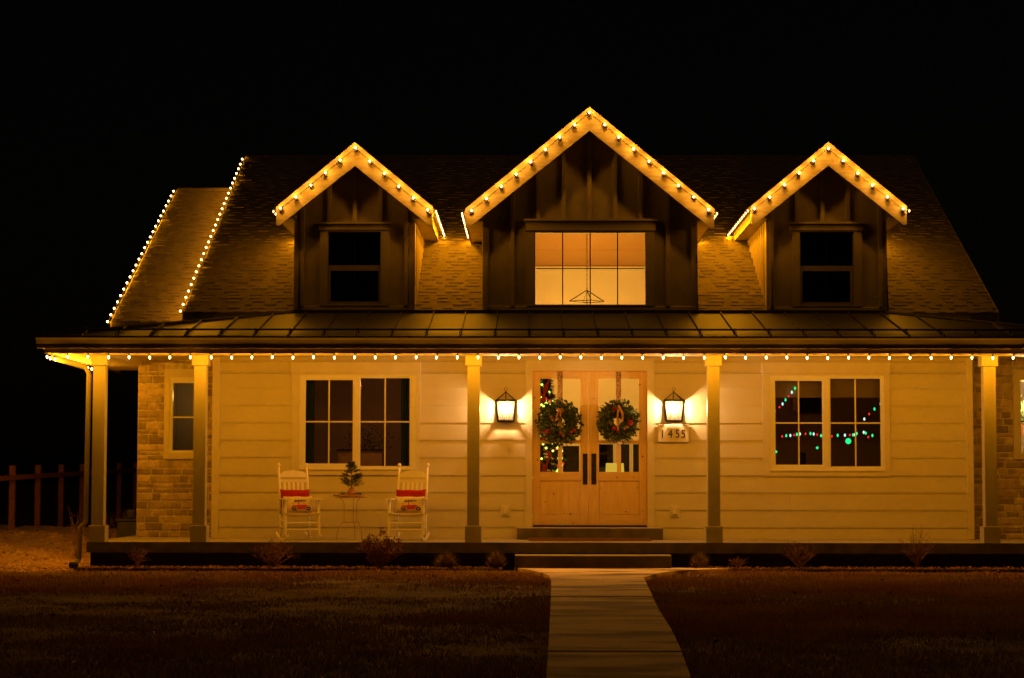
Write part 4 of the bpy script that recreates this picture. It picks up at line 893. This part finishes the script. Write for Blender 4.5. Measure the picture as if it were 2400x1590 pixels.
fl = [(Z2, [(122,617),(240,532),(355,440),(465,348),(577,250),(697,157),(807,258),(918,352),(1027,450),(1138,540),(1250,632)], 'left dormer', d1),
      (Z3, [(128,755),(228,675),(328,593),(427,512),(525,430),(622,348),(718,265),(817,183),(915,100),(1018,180),(1112,265),(1213,345),(1315,425),(1413,503),(1512,587),(1613,663),(1712,750)], 'wide centre dormer', d2),
      (Z4, [(345,575),(460,490),(570,398),(678,310),(787,218),(900,125),(1012,217),(1120,312),(1230,402),(1343,490),(1460,578)], 'right dormer', d3)]
for Zf, lst, nm, d in fl:
    Yb = d['YR']-.085; pts = []
    for q in lst: x_, z_ = at(*Zf(*q), Yb); pts.append((x_, Yb, z_))
    light_string('warm white light string over the gable rake of the '+nm, pts, MF, SF, 0, lambda: (math.radians(-18)+random.gauss(0, .1), 0, random.gauss(0, .1)), (0, .02, .012), G)
    for s, sn in ((-1, 'left'), (1, 'right')):
        xe = d['ax']+s*(d['hw']+.05); pts = [(xe, d['YR']+.02+.3048*k, d['ze']-.055) for k in range(int((d['ye']-d['YR']-.3)/.3048)+1)]
        light_string('warm white light string running back under the %s eave of the %s' % (sn, nm), pts, MS, SH, 0, jit, (0, 0, .032), G)

# ================================================================== PORCH THINGS
def lantern(cx, label):
    x0, ztop = at(cx, 939, -.20); z0 = at(cx, 987, -.20)[1]
    t = thing('wall_lantern', label, 'wall lantern', (x0, -.145, 0), 0, 'wall lanterns beside the front door')
    wt, wb = .155, .122; dt, db = .12, .095
    def corner(f, sx, sy): return Vector((sx*(wb+(wt-wb)*f), sy*(db+(dt-db)*f), z0+(ztop-z0)*f))
    fr = MB()
    for sx in (-1, 1):
        for sy in (-1, 1): fr.tube([corner(0, sx, sy), corner(1, sx, sy)], .0135, 4)
    for f in (0, 1):
        c = [corner(f, *q) for q in ((-1, -1), (1, -1), (1, 1), (-1, 1), (-1, -1))]
        for a, b in zip(c, c[1:]): fr.tube([a, b], .0145, 4)
    obj('frame', fr, M['iron'], t)
    obj('top_plate', MB().box(-wt+.002, wt-.002, -dt+.002, dt-.002, ztop-.004, ztop+.006), M['iron'], t)
    obj('bottom_plate', MB().box(-wb*.62, wb*.62, -db*.62, db*.62, z0-.006, z0+.002), M['iron'], t)
    zr_ = at(cx, 919, -.2)[1]; ap = MB()
    for sx in (-1, 1):
        for sy in (-1, 1): ap.tube([(sx*wt, sy*dt, ztop), (0, 0, zr_)], .007, 4)
    ap.lathe([(.012, zr_-.01), (.014, zr_), (.006, zr_+.014)], 8)
    ap.tube([(.0, 0, zr_+.012), (.028, 0, zr_+.045), (0, 0, zr_+.085), (-.028, 0, zr_+.045), (0, 0, zr_+.012)], .0045, 5)
    obj('hanger', ap, M['iron'], t)
    obj('bracket', MB().tube([(0, 0, zr_+.0), (0, .06, zr_+.0), (0, .116, zr_-.06)], .008, 6).tube([(0, .116, zr_-.06), (0, .116, z0+.12)], .008, 6), M['iron'], t)
    bk_ = [Vector((-wb*.97, db-.004, z0+.004)), Vector((wb*.97, db-.004, z0+.004)), Vector((wt*.97, dt-.006, ztop-.006)), Vector((-wt*.97, dt-.006, ztop-.006))]
    obj('back_panel', MB().add(bk_+[p+Vector((0, .003, 0)) for p in bk_], [(0,1,2,3), (7,6,5,4), (0,4,5,1), (1,5,6,2), (2,6,7,3), (3,7,4,0)]), M['agediron'], t)  # panel added to keep candle glare off the wall behind
    for sx, sy, nm in ((0, -1, 0), (0, 1, 0), (-1, 0, 1), (1, 0, 1)):
        if nm == 0: q = [corner(0, -1, sy), corner(0, 1, sy), corner(1, 1, sy), corner(1, -1, sy)]
        else: q = [corner(0, sx, -1), corner(0, sx, 1), corner(1, sx, 1), corner(1, sx, -1)]
        n_ = Vector((sx, sy, 0))*.003
        obj('pane', MB().add([p*1.0 for p in q]+[p-n_ for p in q], [(0,1,2,3), (7,6,5,4)]), M['lglass'], t)
    for k in (-1, 0, 1):
        obj('candle', MB().lathe([(.011, z0+.01), (.011, z0+.14)], 8, (k*.05, 0, 0)), M['white'], t)
        obj('flame_bulb', MB().lathe([(.008, z0+.142), (.017, z0+.158), (.018, z0+.172), (.011, z0+.19), (.003, z0+.203)], 10, (k*.05, 0, 0)), M['candle'], t)
        q_ = bpy.data.objects.new('candle_light', lamp_data('candle_light', CANDLE, (1, .58, .24), .012)); C.objects.link(q_); q_.parent = t; q_.location = (k*.05, 0, z0+.218)
    return t
lantern(1185.5, 'lit black metal lantern on the siding left of the front door')
lantern(1579.5, 'lit black metal lantern above the house number plaque')
# plaque 1455
R = rect(1541.6, 994.6, 1614.6, 1037, -.05)
pq = thing('house_number_plaque', 'white plaque with black house number 1455 under the lantern', 'plaque', ((R[0]+R[1])/2, -.03, R[2]))
W_, H_ = (R[1]-R[0])/2, R[3]-R[2]
obj('plate', MB().bbox(-W_, W_, -.03, .003, 0, H_), M['trim'], pq)
for ch_, px in zip('1455', (1554, 1571, 1588, 1601.5)):
    fc = bpy.data.curves.new('digit', 'FONT'); fc.body = ch_; fc.size = .185; fc.extrude = .003; fc.align_x = 'CENTER'; fc.offset = 0
    fo_ = bpy.data.objects.new('digit', fc); C.objects.link(fo_); fo_.parent = pq; fc.materials.append(M['iron'])
    bpy.context.view_layer.update(); md_ = bpy.data.meshes.new_from_object(fo_.evaluated_get(bpy.context.evaluated_depsgraph_get())); bpy.data.objects.remove(fo_); fo_ = obj('digit', md_, None, pq)
    x_, z_ = at(px if ch_ != '1' else 1553, 1026.5, -.07); fo_.location = (x_-pq.location.x, -.0335, z_-R[2]); fo_.rotation_euler = (math.pi/2, 0, 0); fo_.scale = (.86, 1, 1)
# outlets, bell
for (a, lb) in ((rect(1173.7, 1184, 1196, 1211, -.03), 'weatherproof outlet cover low on the siding left of the door'), (rect(1571, 1184, 1592.6, 1213, -.03), 'weatherproof outlet cover low on the siding right of the door')):
    t = thing('outlet', lb, 'outlet', ((a[0]+a[1])/2, -.026, a[2]), 0, 'outdoor outlets beside the door'); w2, h2 = (a[1]-a[0])/2, a[3]-a[2]
    obj('plate', MB().bbox(-w2, w2, -.012, .004, 0, h2), M['plastic'], t); obj('cover', MB().bbox(-w2*.5, w2*.5, -.045, -.0125, h2*.2, h2*.85, .008), M['plastic'], t)
a = rect(1192, 1048, 1197.5, 1060, -.03); tag(obj('doorbell', MB().bbox(a[0], a[1], -.045, -.012, a[2], a[3]).lathe([(.008, -.006), (.01, 0)], 8, ((a[0]+a[1])/2, -.045, (a[2]+a[3])/2), axis='y'), M['plastic']), 'small pale doorbell button on the siding under the left lantern', 'doorbell')
# mat
R = rect(1239, 1262, 1524, 1268, -.9)
mt = MB(); mt.box(R[0], R[1], -1.25, -.52, FLOOR+.001, FLOOR+.022); rr = random.Random(4)
for k in range(2600):
    x_ = rr.uniform(R[0], R[1]); y_ = rr.uniform(-1.25, -.52); mt.add([(x_-.008, y_, FLOOR+.02), (x_+.008, y_, FLOOR+.02), (x_+rr.uniform(-.01, .01), y_+rr.uniform(-.01, .01), FLOOR+.04)], [(0, 1, 2)])
tag(obj('doormat', mt, M['mat']), 'long reddish brown coir doormat in front of the door step', 'doormat')

# wreaths
def wreath(px, py, rpx, ribx, seed, label):
    cx, cz = at(px, py, -.05); R_ = rpx/148.5; rr = random.Random(seed)
    t = thing('wreath', label, 'wreath', (cx, -.02, cz), 0, 'wreaths on the double door')
    lf = MB(); rm_, rt = R_*.56, R_*.40
    for k in range(3000):
        a = rr.uniform(0, 6.283); b = rr.uniform(0, 6.283); q = rt*rr.uniform(.2, 1)
        y = -abs(q*math.sin(b))*.75-.01; rad = rm_+q*math.cos(b)
        p = Vector((rad*math.cos(a), y, rad*math.sin(a)))
        out = Vector((math.cos(a), 0, math.sin(a))); tg = Vector((-math.sin(a), 0, math.cos(a)))
        d = (out*rr.uniform(-.5, 1.2)*(1 if q*math.cos(b) > 0 else .4)+tg*rr.uniform(-.2, 1.1)+Vector((0, -rr.uniform(0, .9), 0))).normalized()
        L_ = rr.uniform(.03, .078); s = d.cross(Vector((rr.uniform(-.4, .4), 1, rr.uniform(-.4, .4)))).normalized()*L_*rr.choice([.12, .18, .32])
        m_ = p+d*L_*.5; lf.add([p, m_-s, p+d*L_, m_+s+Vector((0, .006, 0))], [(0, 1, 2), (0, 2, 3)], 0, rr.random()**1.5)
    obj('foliage', lf, M['wleaf'], t, kind='stuff')
    bk = MB(); n = 28
    bk.tube([(rm_*math.cos(6.283*i/n), -.02, rm_*math.sin(6.283*i/n)) for i in range(n+1)], rt*.42, 7, cap=False); obj('vine_ring', bk, M['needle'], t)
    sets = ([(-.62, -.38), (-.50, -.36), (.48, -.40), (.60, -.34), (.05, -.5)] if seed == 1 else [(-.12, -.36), (.0, -.42), (-.22, -.30), (.52, .02), (.56, -.10), (-.2, .52)])
    for u, v in sets:
        b = MB()
        for k in range(7):
            p = (u*R_+rr.gauss(0, .02), -rt*.78-.02+rr.uniform(-.01, .01), v*R_+rr.gauss(0, .017)); b.lathe([(.002, -.010), (.008, -.006), (.0105, 0), (.008, .006), (.002, .010)], 6, p)
        obj('berry_cluster', b, M['berry'], t, smooth=True)
    for u, v in ([(-.35, .22), (.05, -.42), (-.3, .1), (.15, -.55)] if seed == 1 else [(.28, -.34), (.36, -.25), (-.35, -.1), (-.02, .58)]):
        b = MB()
        for k in range(5): b.lathe([(.004, 0), (.026-.003*k, .004), (.012, .012)], 8, (u*R_, -rt*.8-.055+.012*k, v*R_), axis='y')
        obj('pine_cone', b, M['cone'], t)
    # hanging ribbon and bow
    xr, zt_ = at(ribx, 869.5, -.02); zt_ = DOOR[3]-.02; hwid = .042; xr -= cx; rbm = MB(); zs_ = np.linspace(zt_-cz, rm_+.02, 16)
    for i in range(15):
        w0 = .004*math.sin(i*.9); w1 = .004*math.sin((i+1)*.9)
        rbm.add([(xr-hwid, .045+w0, zs_[i]), (xr+hwid, .045-w0, zs_[i]), (xr+hwid, .045-w1, zs_[i+1]), (xr-hwid, .045+w1, zs_[i+1]), (xr-hwid, .048+w0, zs_[i]), (xr+hwid, .048-w0, zs_[i]), (xr+hwid, .048-w1, zs_[i+1]), (xr-hwid, .048+w1, zs_[i+1])], [(0,1,2,3)[::-1], (4,5,6,7)])
    for v in range(len(rbm.v)): pass
    o = obj('ribbon', rbm, M['ribbon'], t); o.location.y = -.075+.02
    bow = MB(); yb__ = -rt*.75-.05
    def strip(pp, wd):
        for p, q in zip(pp, pp[1:]): bow.add([(p[0]-wd, yb__+p[2], p[1]), (p[0]+wd, yb__+p[2]+.004, p[1]), (q[0]+wd, yb__+q[2]+.004, q[1]), (q[0]-wd, yb__+q[2], q[1])], [(0, 1, 2, 3)])
    if seed == 1:
        for s, r1, r2, a0 in ((1, .024, .020, .3), (-1, .026, .018, -.5)):
            n = 14; bow.tube([(xr+s*(.024+r1*math.cos(6.283*i/n)), yb__+.01*math.sin(i), rm_-.02+r2*math.sin(6.283*i/n)) for i in range(n+1)], .009, 5, cap=False)
        strip([(xr-.02, rm_-.02, 0), (xr-.05, rm_-.10, -.01), (xr-.07, rm_-.19, 0)], .012); strip([(xr+.01, rm_-.02, 0), (xr+.0, rm_-.12, -.01)], .012)
    else:
        strip([(xr, rm_+.06, 0), (xr-.02, rm_-.08, -.01), (xr-.03, rm_-.22, 0), (xr-.01, rm_-.34, -.01)], .013); strip([(xr, rm_+.04, 0), (xr+.05, rm_-.06, -.015), (xr+.06, rm_-.15, 0), (xr+.03, rm_-.20, -.01)], .018)
    obj('bow', bow, M['ribbon2'], t)
    return t
wreath(1311.5, 991, 56, 1312.5, 1, 'full green wreath with gold loop bow on the left door')
wreath(1448.5, 988.5, 52, 1449.5, 2, 'green wreath with gold ribbon tails on the right door')

# rocking chairs
def rocking_chair(label, loc, rz_):
    t = thing('rocking_chair', label, 'rocking chair', loc, rz_, 'white rocking chairs on the porch'); m = M['white']
    def rock_z(y): return .018+.42*y*y*.9
    for s in (-1, 1):
        pts = [(s*(.255-.03*(y+.4)), y, rock_z(y)) for y in np.linspace(-.40, .46, 15)]
        r_ = MB()
        for p, q in zip(pts, pts[1:]): r_.add([(p[0]-.013, p[1], p[2]-.018), (p[0]+.013, p[1], p[2]-.018), (p[0]+.013, p[1], p[2]+.02), (p[0]-.013, p[1], p[2]+.02), (q[0]-.013, q[1], q[2]-.018), (q[0]+.013, q[1], q[2]-.018), (q[0]+.013, q[1], q[2]+.02), (q[0]-.013, q[1], q[2]+.02)], [(0,1,2,3), (0,4,5,1), (1,5,6,2), (2,6,7,3), (3,7,4,0), (7,6,5,4)])
        obj('rocker', r_, m, t)
        xf, xb = s*.262, s*.222
        obj('leg', MB().tube([(xf, -.245, rock_z(-.245)+.01), (xf, -.245, .10), (xf, -.245, .13), (xf, -.24, .40), (xf, -.24, .62)], [.014, .02, .024, .024, .017], 8), m, t, smooth=True)
        obj('leg', MB().tube([(xb, .20, rock_z(.2)+.01), (xb, .20, .12), (xb, .21, .40)], [.014, .021, .021], 8), m, t, smooth=True)
        obj('back_post', MB().tube([(xb, .21, .40), (xb, .25, .62), (xb, .335, .95), (xb, .38, 1.12)], [.021, .021, .019, .015], 8).lathe([(.006, 1.11), (.024, 1.13), (.029, 1.15), (.022, 1.175), (.006, 1.185)], 10, (xb, .385, 0)), m, t, smooth=True)
        obj('armrest', MB().slab([(s*.262-.045, -.33), (s*.262+.045, -.33), (s*.262+.05, -.28), (s*.24+.028, .0), (s*.235+.022, .25), (s*.235-.018, .25), (s*.24-.028, .0), (s*.262-.05, -.28)], .62, .642), m, t)
        for z_ in (.19, .29): obj('stretcher', MB().tube([(xf, -.245, z_), (xb, .20, z_+.02)], .010, 6), m, t)
        obj('arm_spindle', MB().tube([(s*.25, -.02, .42), (s*.25, -.02, .62)], .010, 6), m, t)
    for z_ in (.17, .27): obj('stretcher', MB().tube([(-.262, -.245, z_), (.262, -.245, z_)], .012, 6), m, t)
    obj('stretcher', MB().tube([(-.222, .20, .22), (.222, .20, .22)], .011, 6), m, t)
    obj('front_rail', MB().tube([(-.262, -.245, .385), (.262, -.245, .385)], .013, 6), m, t)
    seat = MB(); nx_ = 14; ny_ = 10; vs = []
    for j in range(ny_+1):
        for i in range(nx_+1):
            u, v = i/nx_*2-1, j/ny_; x_ = u*(.27-.045*v); y_ = -.265+.47*v; vs.append((x_, y_, .435-.022*(1-u*u)-.03*v*(1-u*u)-(.018 if j == 0 else 0)))
    fs = [(j*(nx_+1)+i, j*(nx_+1)+i+1, (j+1)*(nx_+1)+i+1, (j+1)*(nx_+1)+i) for j in range(ny_) for i in range(nx_)]
    o2 = len(vs); vs += [(a, b, c-.032) for a, b, c in vs]; fs += [tuple(i+o2 for i in f[::-1]) for f in fs]; fs += [(i, i+o2, i+1+o2, i+1) for i in range(nx_)]
    seat.add(vs, fs); obj('seat', seat, M['weave'], t)
    def yb(z_): return .25+(z_-.62)*.26
    obj('crest_rail', MB().prism([(-.205, .965), (.205, .965), (.205, 1.02), (.14, 1.055), (0, 1.075), (-.14, 1.055), (-.205, 1.02)], yb(1.0)-.010, yb(1.0)+.010), m, t)
    obj('back_rail', MB().prism([(-.21, .885), (.21, .885), (.21, .93), (-.21, .93)], yb(.9)-.010, yb(.9)+.012), m, t)
    obj('back_rail', MB().prism([(-.215, .50), (.215, .50), (.215, .545), (-.215, .545)], yb(.52)-.008, yb(.52)+.014), m, t)
    for k in range(5):
        x_ = -.14+.07*k; obj('slat', MB().add([(x_-.018, yb(.54)-.004, .54), (x_+.018, yb(.54)-.004, .54), (x_+.018, yb(.89)-.004, .89), (x_-.018, yb(.89)-.004, .89), (x_-.018, yb(.54)+.008, .54), (x_+.018, yb(.54)+.008, .54), (x_+.018, yb(.89)+.008, .89), (x_-.018, yb(.89)+.008, .89)], [(0,1,2,3), (7,6,5,4), (0,4,5,1), (1,5,6,2), (2,6,7,3), (3,7,4,0)]), m, t)
    return t
def floor_at(px, Y): return (at(px, 1200, Y)[0], Y, FLOOR)
c1 = floor_at(699, -.95); c2 = floor_at(958.5, -.95)
A1, A2 = math.radians(20), math.radians(-7)
rocking_chair('white rocking chair beside the stone corner, turned towards the door', c1, A1)
rocking_chair('white rocking chair between the little tree and the front door', c2, A2)
# pillows
def pillow_mesh(nm, w_, h_, th, mats, fn):
    n1, n2 = 64, 36; vs = []; fs = []; mi = []
    for s in (-1, 1):
        for j in range(n2+1):
            for i in range(n1+1):
                u, v = i/n1*2-1, j/n2*2-1; pr_ = max(0, (1-u**4)*(1-v**4))**.55
                ed = 1-.06*(1-abs(u)**3)*abs(v)**3-.0; vs.append((u*w_/2*(1-.05*(1-v*v)*abs(u)**4), s*th/2*pr_+0, v*h_/2*(1-.10*(1-u*u)*abs(v)**4)+.004*math.sin(u*5+v*2)))
    N = (n1+1)*(n2+1)
    for s in (0, 1):
        for j in range(n2):
            for i in range(n1):
                a = s*N+j*(n1+1)+i; f = (a, a+1, a+n1+2, a+n1+1); fs.append(f if s == 0 else f[::-1]); mi.append(fn((i+.5)/n1*2-1, (j+.5)/n2*2-1) if s == 0 else 0)
    mb = MB(); mb.v = vs; mb.f = fs; mb.m = mi; mb.t = [.5]*len(fs); return mb
def car(u, v):
    x_, y_ = u*.5*1.10, v*.46+.01                                     # x -.64...64 , y -.5...5
    x_ = x_-.05; 
    for wx in (-.24, .30):
        r = math.hypot(x_-wx, y_+.27)
        if r < .035: return 0
        if r < .095: return 2
        if r < .115: return 0
    body_t = -.07 if x_ < .12 else -.07-.13*((x_-.12)/.30)**2
    if -.38 < x_ < .42 and -.29 < y_ < body_t:
        if x_ < -.28 and y_ > -.07-(-.28-x_)*1.6: return 0
        return 1
    dx = (x_+.08)/.25; roof = .17*math.sqrt(max(0, 1-dx*dx)) if abs(dx) < 1 else 0
    if y_ >= -.07 and y_ < -.07+roof*1.15:
        if y_ < -.07+roof*1.15-.028 and not (-.085 < x_ < -.055): return 0
        return 1
    if -.24 < x_ < .22 and .115 < y_ < .115+.075+.02*math.sin(x_*60): return 3
    return 0
pm = pillow_mesh('car', .46, .27, .13, None, car); pr2 = pillow_mesh('red', .47, .30, .12, None, lambda u, v: 0)
def local(base, a, x, y, z):
    return (base[0]+x*math.cos(a)-y*math.sin(a), base[1]+x*math.sin(a)+y*math.cos(a), base[2]+z)
mats4 = [M['cream'], M['printred'], M['printblack'], M['printgreen']]
for base, a, l1, l2, ox in ((c1, A1, 'red pillow behind the car print pillow on the chair nearer the stone corner', 'cream pillow with red car print on the chair nearer the stone corner', -.01), (c2, A2, 'red pillow behind the car print pillow on the chair nearer the door', 'cream pillow with red car print on the chair nearer the door', 0)):
    tag(obj('pillow', pr2, M['red'], loc=local(base, a, ox, .150, .635), rot=(math.radians(-14), 0, a), smooth=True), l1, 'pillow', 'red pillows on the rocking chairs')
    tag(obj('pillow', pm, mats4, loc=local(base, a, ox+.01, .005, .545), rot=(math.radians(-16), 0, a), smooth=True), l2, 'pillow', 'car print pillows on the rocking chairs')
# side table with tray and little tree
tb = floor_at(823.5, -.85); tz = at(823, 1165.5, -.85)[1]-FLOOR
t = thing('side_table', 'round wire side table between the two rocking chairs', 'side table', tb)
obj('tabletop', MB().lathe([(.245, tz-.012), (.25, tz-.006), (.25, tz)], 28), M['wood'], t)
for a in (0, 1, 2):
    q = math.radians(200+120*a); ca, sa = math.cos(q), math.sin(q)
    obj('leg', MB().tube([(ca*.19, sa*.19, tz-.012), (ca*.14, sa*.14, tz-.04), (ca*.115, sa*.115, tz-.10), (ca*.115, sa*.115, .28), (ca*.15, sa*.15, .265), (ca*.20, sa*.20, .20), (ca*.225, sa*.225, .10), (ca*.23, sa*.23, .0)], .0055, 6), M['wire'], t)
n = 20; obj('ring', MB().tube([(.13*math.cos(6.283*i/n), .13*math.sin(6.283*i/n), .275) for i in range(n+1)], .0045, 5, cap=False), M['wire'], t)
tag(obj('wooden_tray', MB().lathe([(.19, 0), (.20, .008), (.20, .03), (.185, .032), (.18, .018)], 28), M['wood'], loc=(tb[0]+.0, tb[1], tb[2]+tz+.001)), 'round wooden tray on the wire side table', 'tray')
pt = thing('potted_tree', 'little fir tree in a burlap wrapped pot on the wire table', 'potted tree', (tb[0], tb[1], tb[2]+tz+.020))
obj('pot', MB().lathe([(.055, 0), (.075, .03), (.06, .075), (.035, .10), (.05, .125)], 14), M['burlap'], pt, smooth=True)
tr, nd, tips = needle_tree(.50, .205, 80, 34, 14, .010, .12, .55, .25)
obj('trunk', tr, M['bark'], pt); obj('crown', nd, M['needle'], pt, kind='stuff')
rr = random.Random(5)
def sprig(loc, n, R_, label):
    mb = MB()
    for k in range(n):
        p = Vector((rr.gauss(0, R_*.45), rr.gauss(0, R_*.3), .006+abs(rr.gauss(0, .01)))); d = Vector((rr.uniform(-1, 1), rr.uniform(-1, 1), rr.uniform(-.1, .5))).normalized()*.035; s = d.cross(Vector((0, .3, 1))).normalized()*.006
        mb.add([p-s, p+s, p+d], [(0, 1, 2)], 0, rr.random())
    tag(obj('evergreen_sprig', mb, M['needle'], loc=loc), label, 'sprig', 'sprigs at the foot of the little tree')
zt_ = tb[2]+tz
sprig((tb[0]-.125, tb[1]-.05, zt_+.033), 90, .06, 'dark evergreen sprig on the tray, stone corner side of the little tree')
sprig((tb[0]+.125, tb[1]-.05, zt_+.033), 90, .06, 'dark evergreen sprig on the tray, door side of the little tree')
sprig((tb[0]-.23, tb[1]-.05, zt_+.004), 60, .05, 'dark evergreen sprig hanging over the rim of the wire table')

# ================================================================== PLANTS ALONG THE PORCH
def shrub(px, pybase, H, W_, seed, label, leaves, stems, cat='shrub', leafm='leafred', grp='dormant shrubs along the porch', leafsize=.028, Y=-2.25, curl=.3, name='shrub'):
    rr = random.Random(seed); x_ = at(px, pybase, Y)[0]; t = thing(name, label, cat, (x_, Y, float(terrain(x_, Y))+.03), 0, grp)
    sm = MB(); lf = MB()
    for k in range(stems):
        a = rr.uniform(0, 6.283); sp_ = rr.uniform(.05, 1)**.7*W_/2*1.45; h = H*rr.uniform(.55, 1.05)*(1-.25*sp_/(W_/2)); pts = []
        for i in range(6):
            u = i/5; pts.append(Vector((math.cos(a)*sp_*u**(1+curl)+rr.gauss(0, .008), math.sin(a)*sp_*.6*u**(1+curl)+rr.gauss(0, .008), h*u)))
        sm.tube(pts, [.005, .0045, .004, .003, .0025, .0015], 3, cap=False, t=rr.random())
        for b in range(3):
            i = rr.randint(2, 4); p = pts[i]; q = p+Vector((rr.gauss(0, .08), rr.gauss(0, .05), rr.uniform(.02, .14)*H/.5)); sm.tube([p, q], [.0025, .001], 3, cap=False, t=rr.random())
            for l in range(leaves):
                r = p.lerp(q, rr.uniform(.2, 1))+Vector((rr.gauss(0, .014), rr.gauss(0, .014), rr.gauss(0, .014))); d = Vector((rr.uniform(-1, 1), rr.uniform(-1, 1), rr.uniform(-.6, 1))).normalized()*leafsize*rr.uniform(.5, 1.2)
                s = d.cross(Vector((rr.uniform(-1, 1), 1, rr.uniform(-1, 1)))).normalized()*leafsize*.3; m_ = r+d*.5; lf.add([r, m_-s, r+d, m_+s], [(0, 1, 2, 3)], 0, rr.random())
    obj('stems', sm, M['dry'], t, kind='stuff')
    if leaves: obj('foliage', lf, M[leafm], t, kind='stuff')
    return t
shrub(318, 1326, .45, .35, 21, 'thin bare twiggy shrub in front of the stone corner', 3, 14)
shrub(640, 1328, .50, .62, 22, 'spreading twiggy shrub with few dry leaves before the first rocking chair', 7, 30)
shrub(888, 1328, .62, .68, 23, 'bushy reddish shrub dense with leaves before the second rocking chair', 22, 44, leafsize=.036)
shrub(1875, 1330, .50, .50, 24, 'sparse twiggy shrub with seed heads below the right porch window', 3, 22)
shrub(2150, 1330, .72, .50, 25, 'tallest bare stalky shrub, below the right end of the siding', 1, 24, curl=.6)
shrub(1728, 1328, .25, .22, 26, 'smallest dry shrub, between round tuft and porch window shrub', 4, 12)
def tuft(px, W_, H, seed, label):
    rr = random.Random(seed); Y = -2.25; x_ = at(px, 1320, Y)[0]; t = MB()
    for k in range(900):
        a = rr.uniform(0, 6.283); e = rr.uniform(0, 1)**.6; th = e*1.35; L_ = rr.uniform(.6, 1.05)
        d = Vector((math.cos(a)*math.sin(th)*W_/2, math.sin(a)*math.sin(th)*W_/2*.8, math.cos(th)*H))*L_; m_ = d*.55+Vector((0, 0, .04*H)); s = Vector((-math.sin(a), math.cos(a), 0))*.003
        t.add([-s, s, m_+s, m_-s, d], [(0, 1, 2, 3), (3, 2, 4)], 0, rr.random())
    tag(obj('grass_tuft', t, M['tuft'], loc=(x_, Y, float(terrain(x_, Y))+.03)), label, 'ornamental grass', 'rounded grass tufts along the porch')
tuft(1046, .55, .30, 31, 'rounded dry grass tuft midway between red shrub and porch step')
tuft(1163, .50, .32, 32, 'rounded dry grass tuft touching the left end of the porch step')
tuft(1640, .46, .30, 33, 'rounded dry grass tuft just right of the porch step')
shrub(178, 1300, .95, .5, 41, 'tall dry weed standing on the gravel by the corner post', 2, 9, 'weed', Y=1.6, grp='dry weeds beyond the porch', name='dry_weed')
shrub(255, 1270, .75, .5, 42, 'dry weeds seen between corner post and stone wall', 3, 12, 'weed', Y=5.5, grp='dry weeds beyond the porch', name='dry_weed')
shrub(292, 1270, .85, .4, 43, 'pale upright weeds beside the utility box and stone wall', 3, 10, 'weed', Y=5.2, grp='dry weeds beyond the porch', name='dry_weed')

# ================================================================== FENCE AND UTILITIES
fx = (30-1240)*44/F; fn = thing('post_and_rail_fence', 'reddish wooden post and rail fence running back beyond the porch', 'fence', (fx, 10, 0))
sp_ = 2.3; tops = []
for k in range(-1, 8):
    Y = 10-.05+sp_*k; z0_ = float(terrain(fx, Y)); zt = 1.60+.03*k
    obj('post', MB().box(-.055, .055, Y-10-.05, Y-10+.05, z0_-.2, zt), M['cedar'], fn); tops.append((Y-10, zt-.24+.008*k))
for (a, za), (b, zb2) in zip(tops, tops[1:]):
    obj('rail', MB().side([(a+.002, za-.05), (b-.002, zb2-.05), (b-.002, zb2+.05), (a+.002, za+.05)], .056, .095), M['cedar'], fn)
for dz in (.42, .8):
    mbw = MB()
    for (a, za), (b, zb2) in zip(tops, tops[1:]): mbw.tube([(.06, a, za-dz), (.06, b, zb2-dz)], .002, 4)
    obj('wire', mbw, M['iron'], fn)
a = rect(273, 1221, 318, 1258, 3.2); tag(obj('utility_box', MB().bbox(a[0], a[1]+.02, 3.2, 3.7, float(terrain(a[0], 3.2))-.05, a[3], .02).box(a[0]-.02, a[1]+.03, 3.17, 3.72, a[3]+.001, a[3]+.03), M['util']), 'squat green utility box beside the stone wall', 'utility box')
a = rect(296, 1195, 318, 1217, 3.4); gm = thing('gas_meter', 'small gas meter with pipe above the green utility box', 'gas meter', ((a[0]+a[1])/2, 3.4, a[2]))
obj('meter_body', MB().lathe([(.05, 0), (.08, .02), (.08, a[3]-a[2]-.02), (.05, a[3]-a[2])], 12), M['util'], gm); obj('pipe', MB().tube([(0, .02, -.7), (0, .02, 0)], .018, 6).tube([(-.1, 0, .02), (.12, 0, .02)], .014, 6), M['util'], gm)
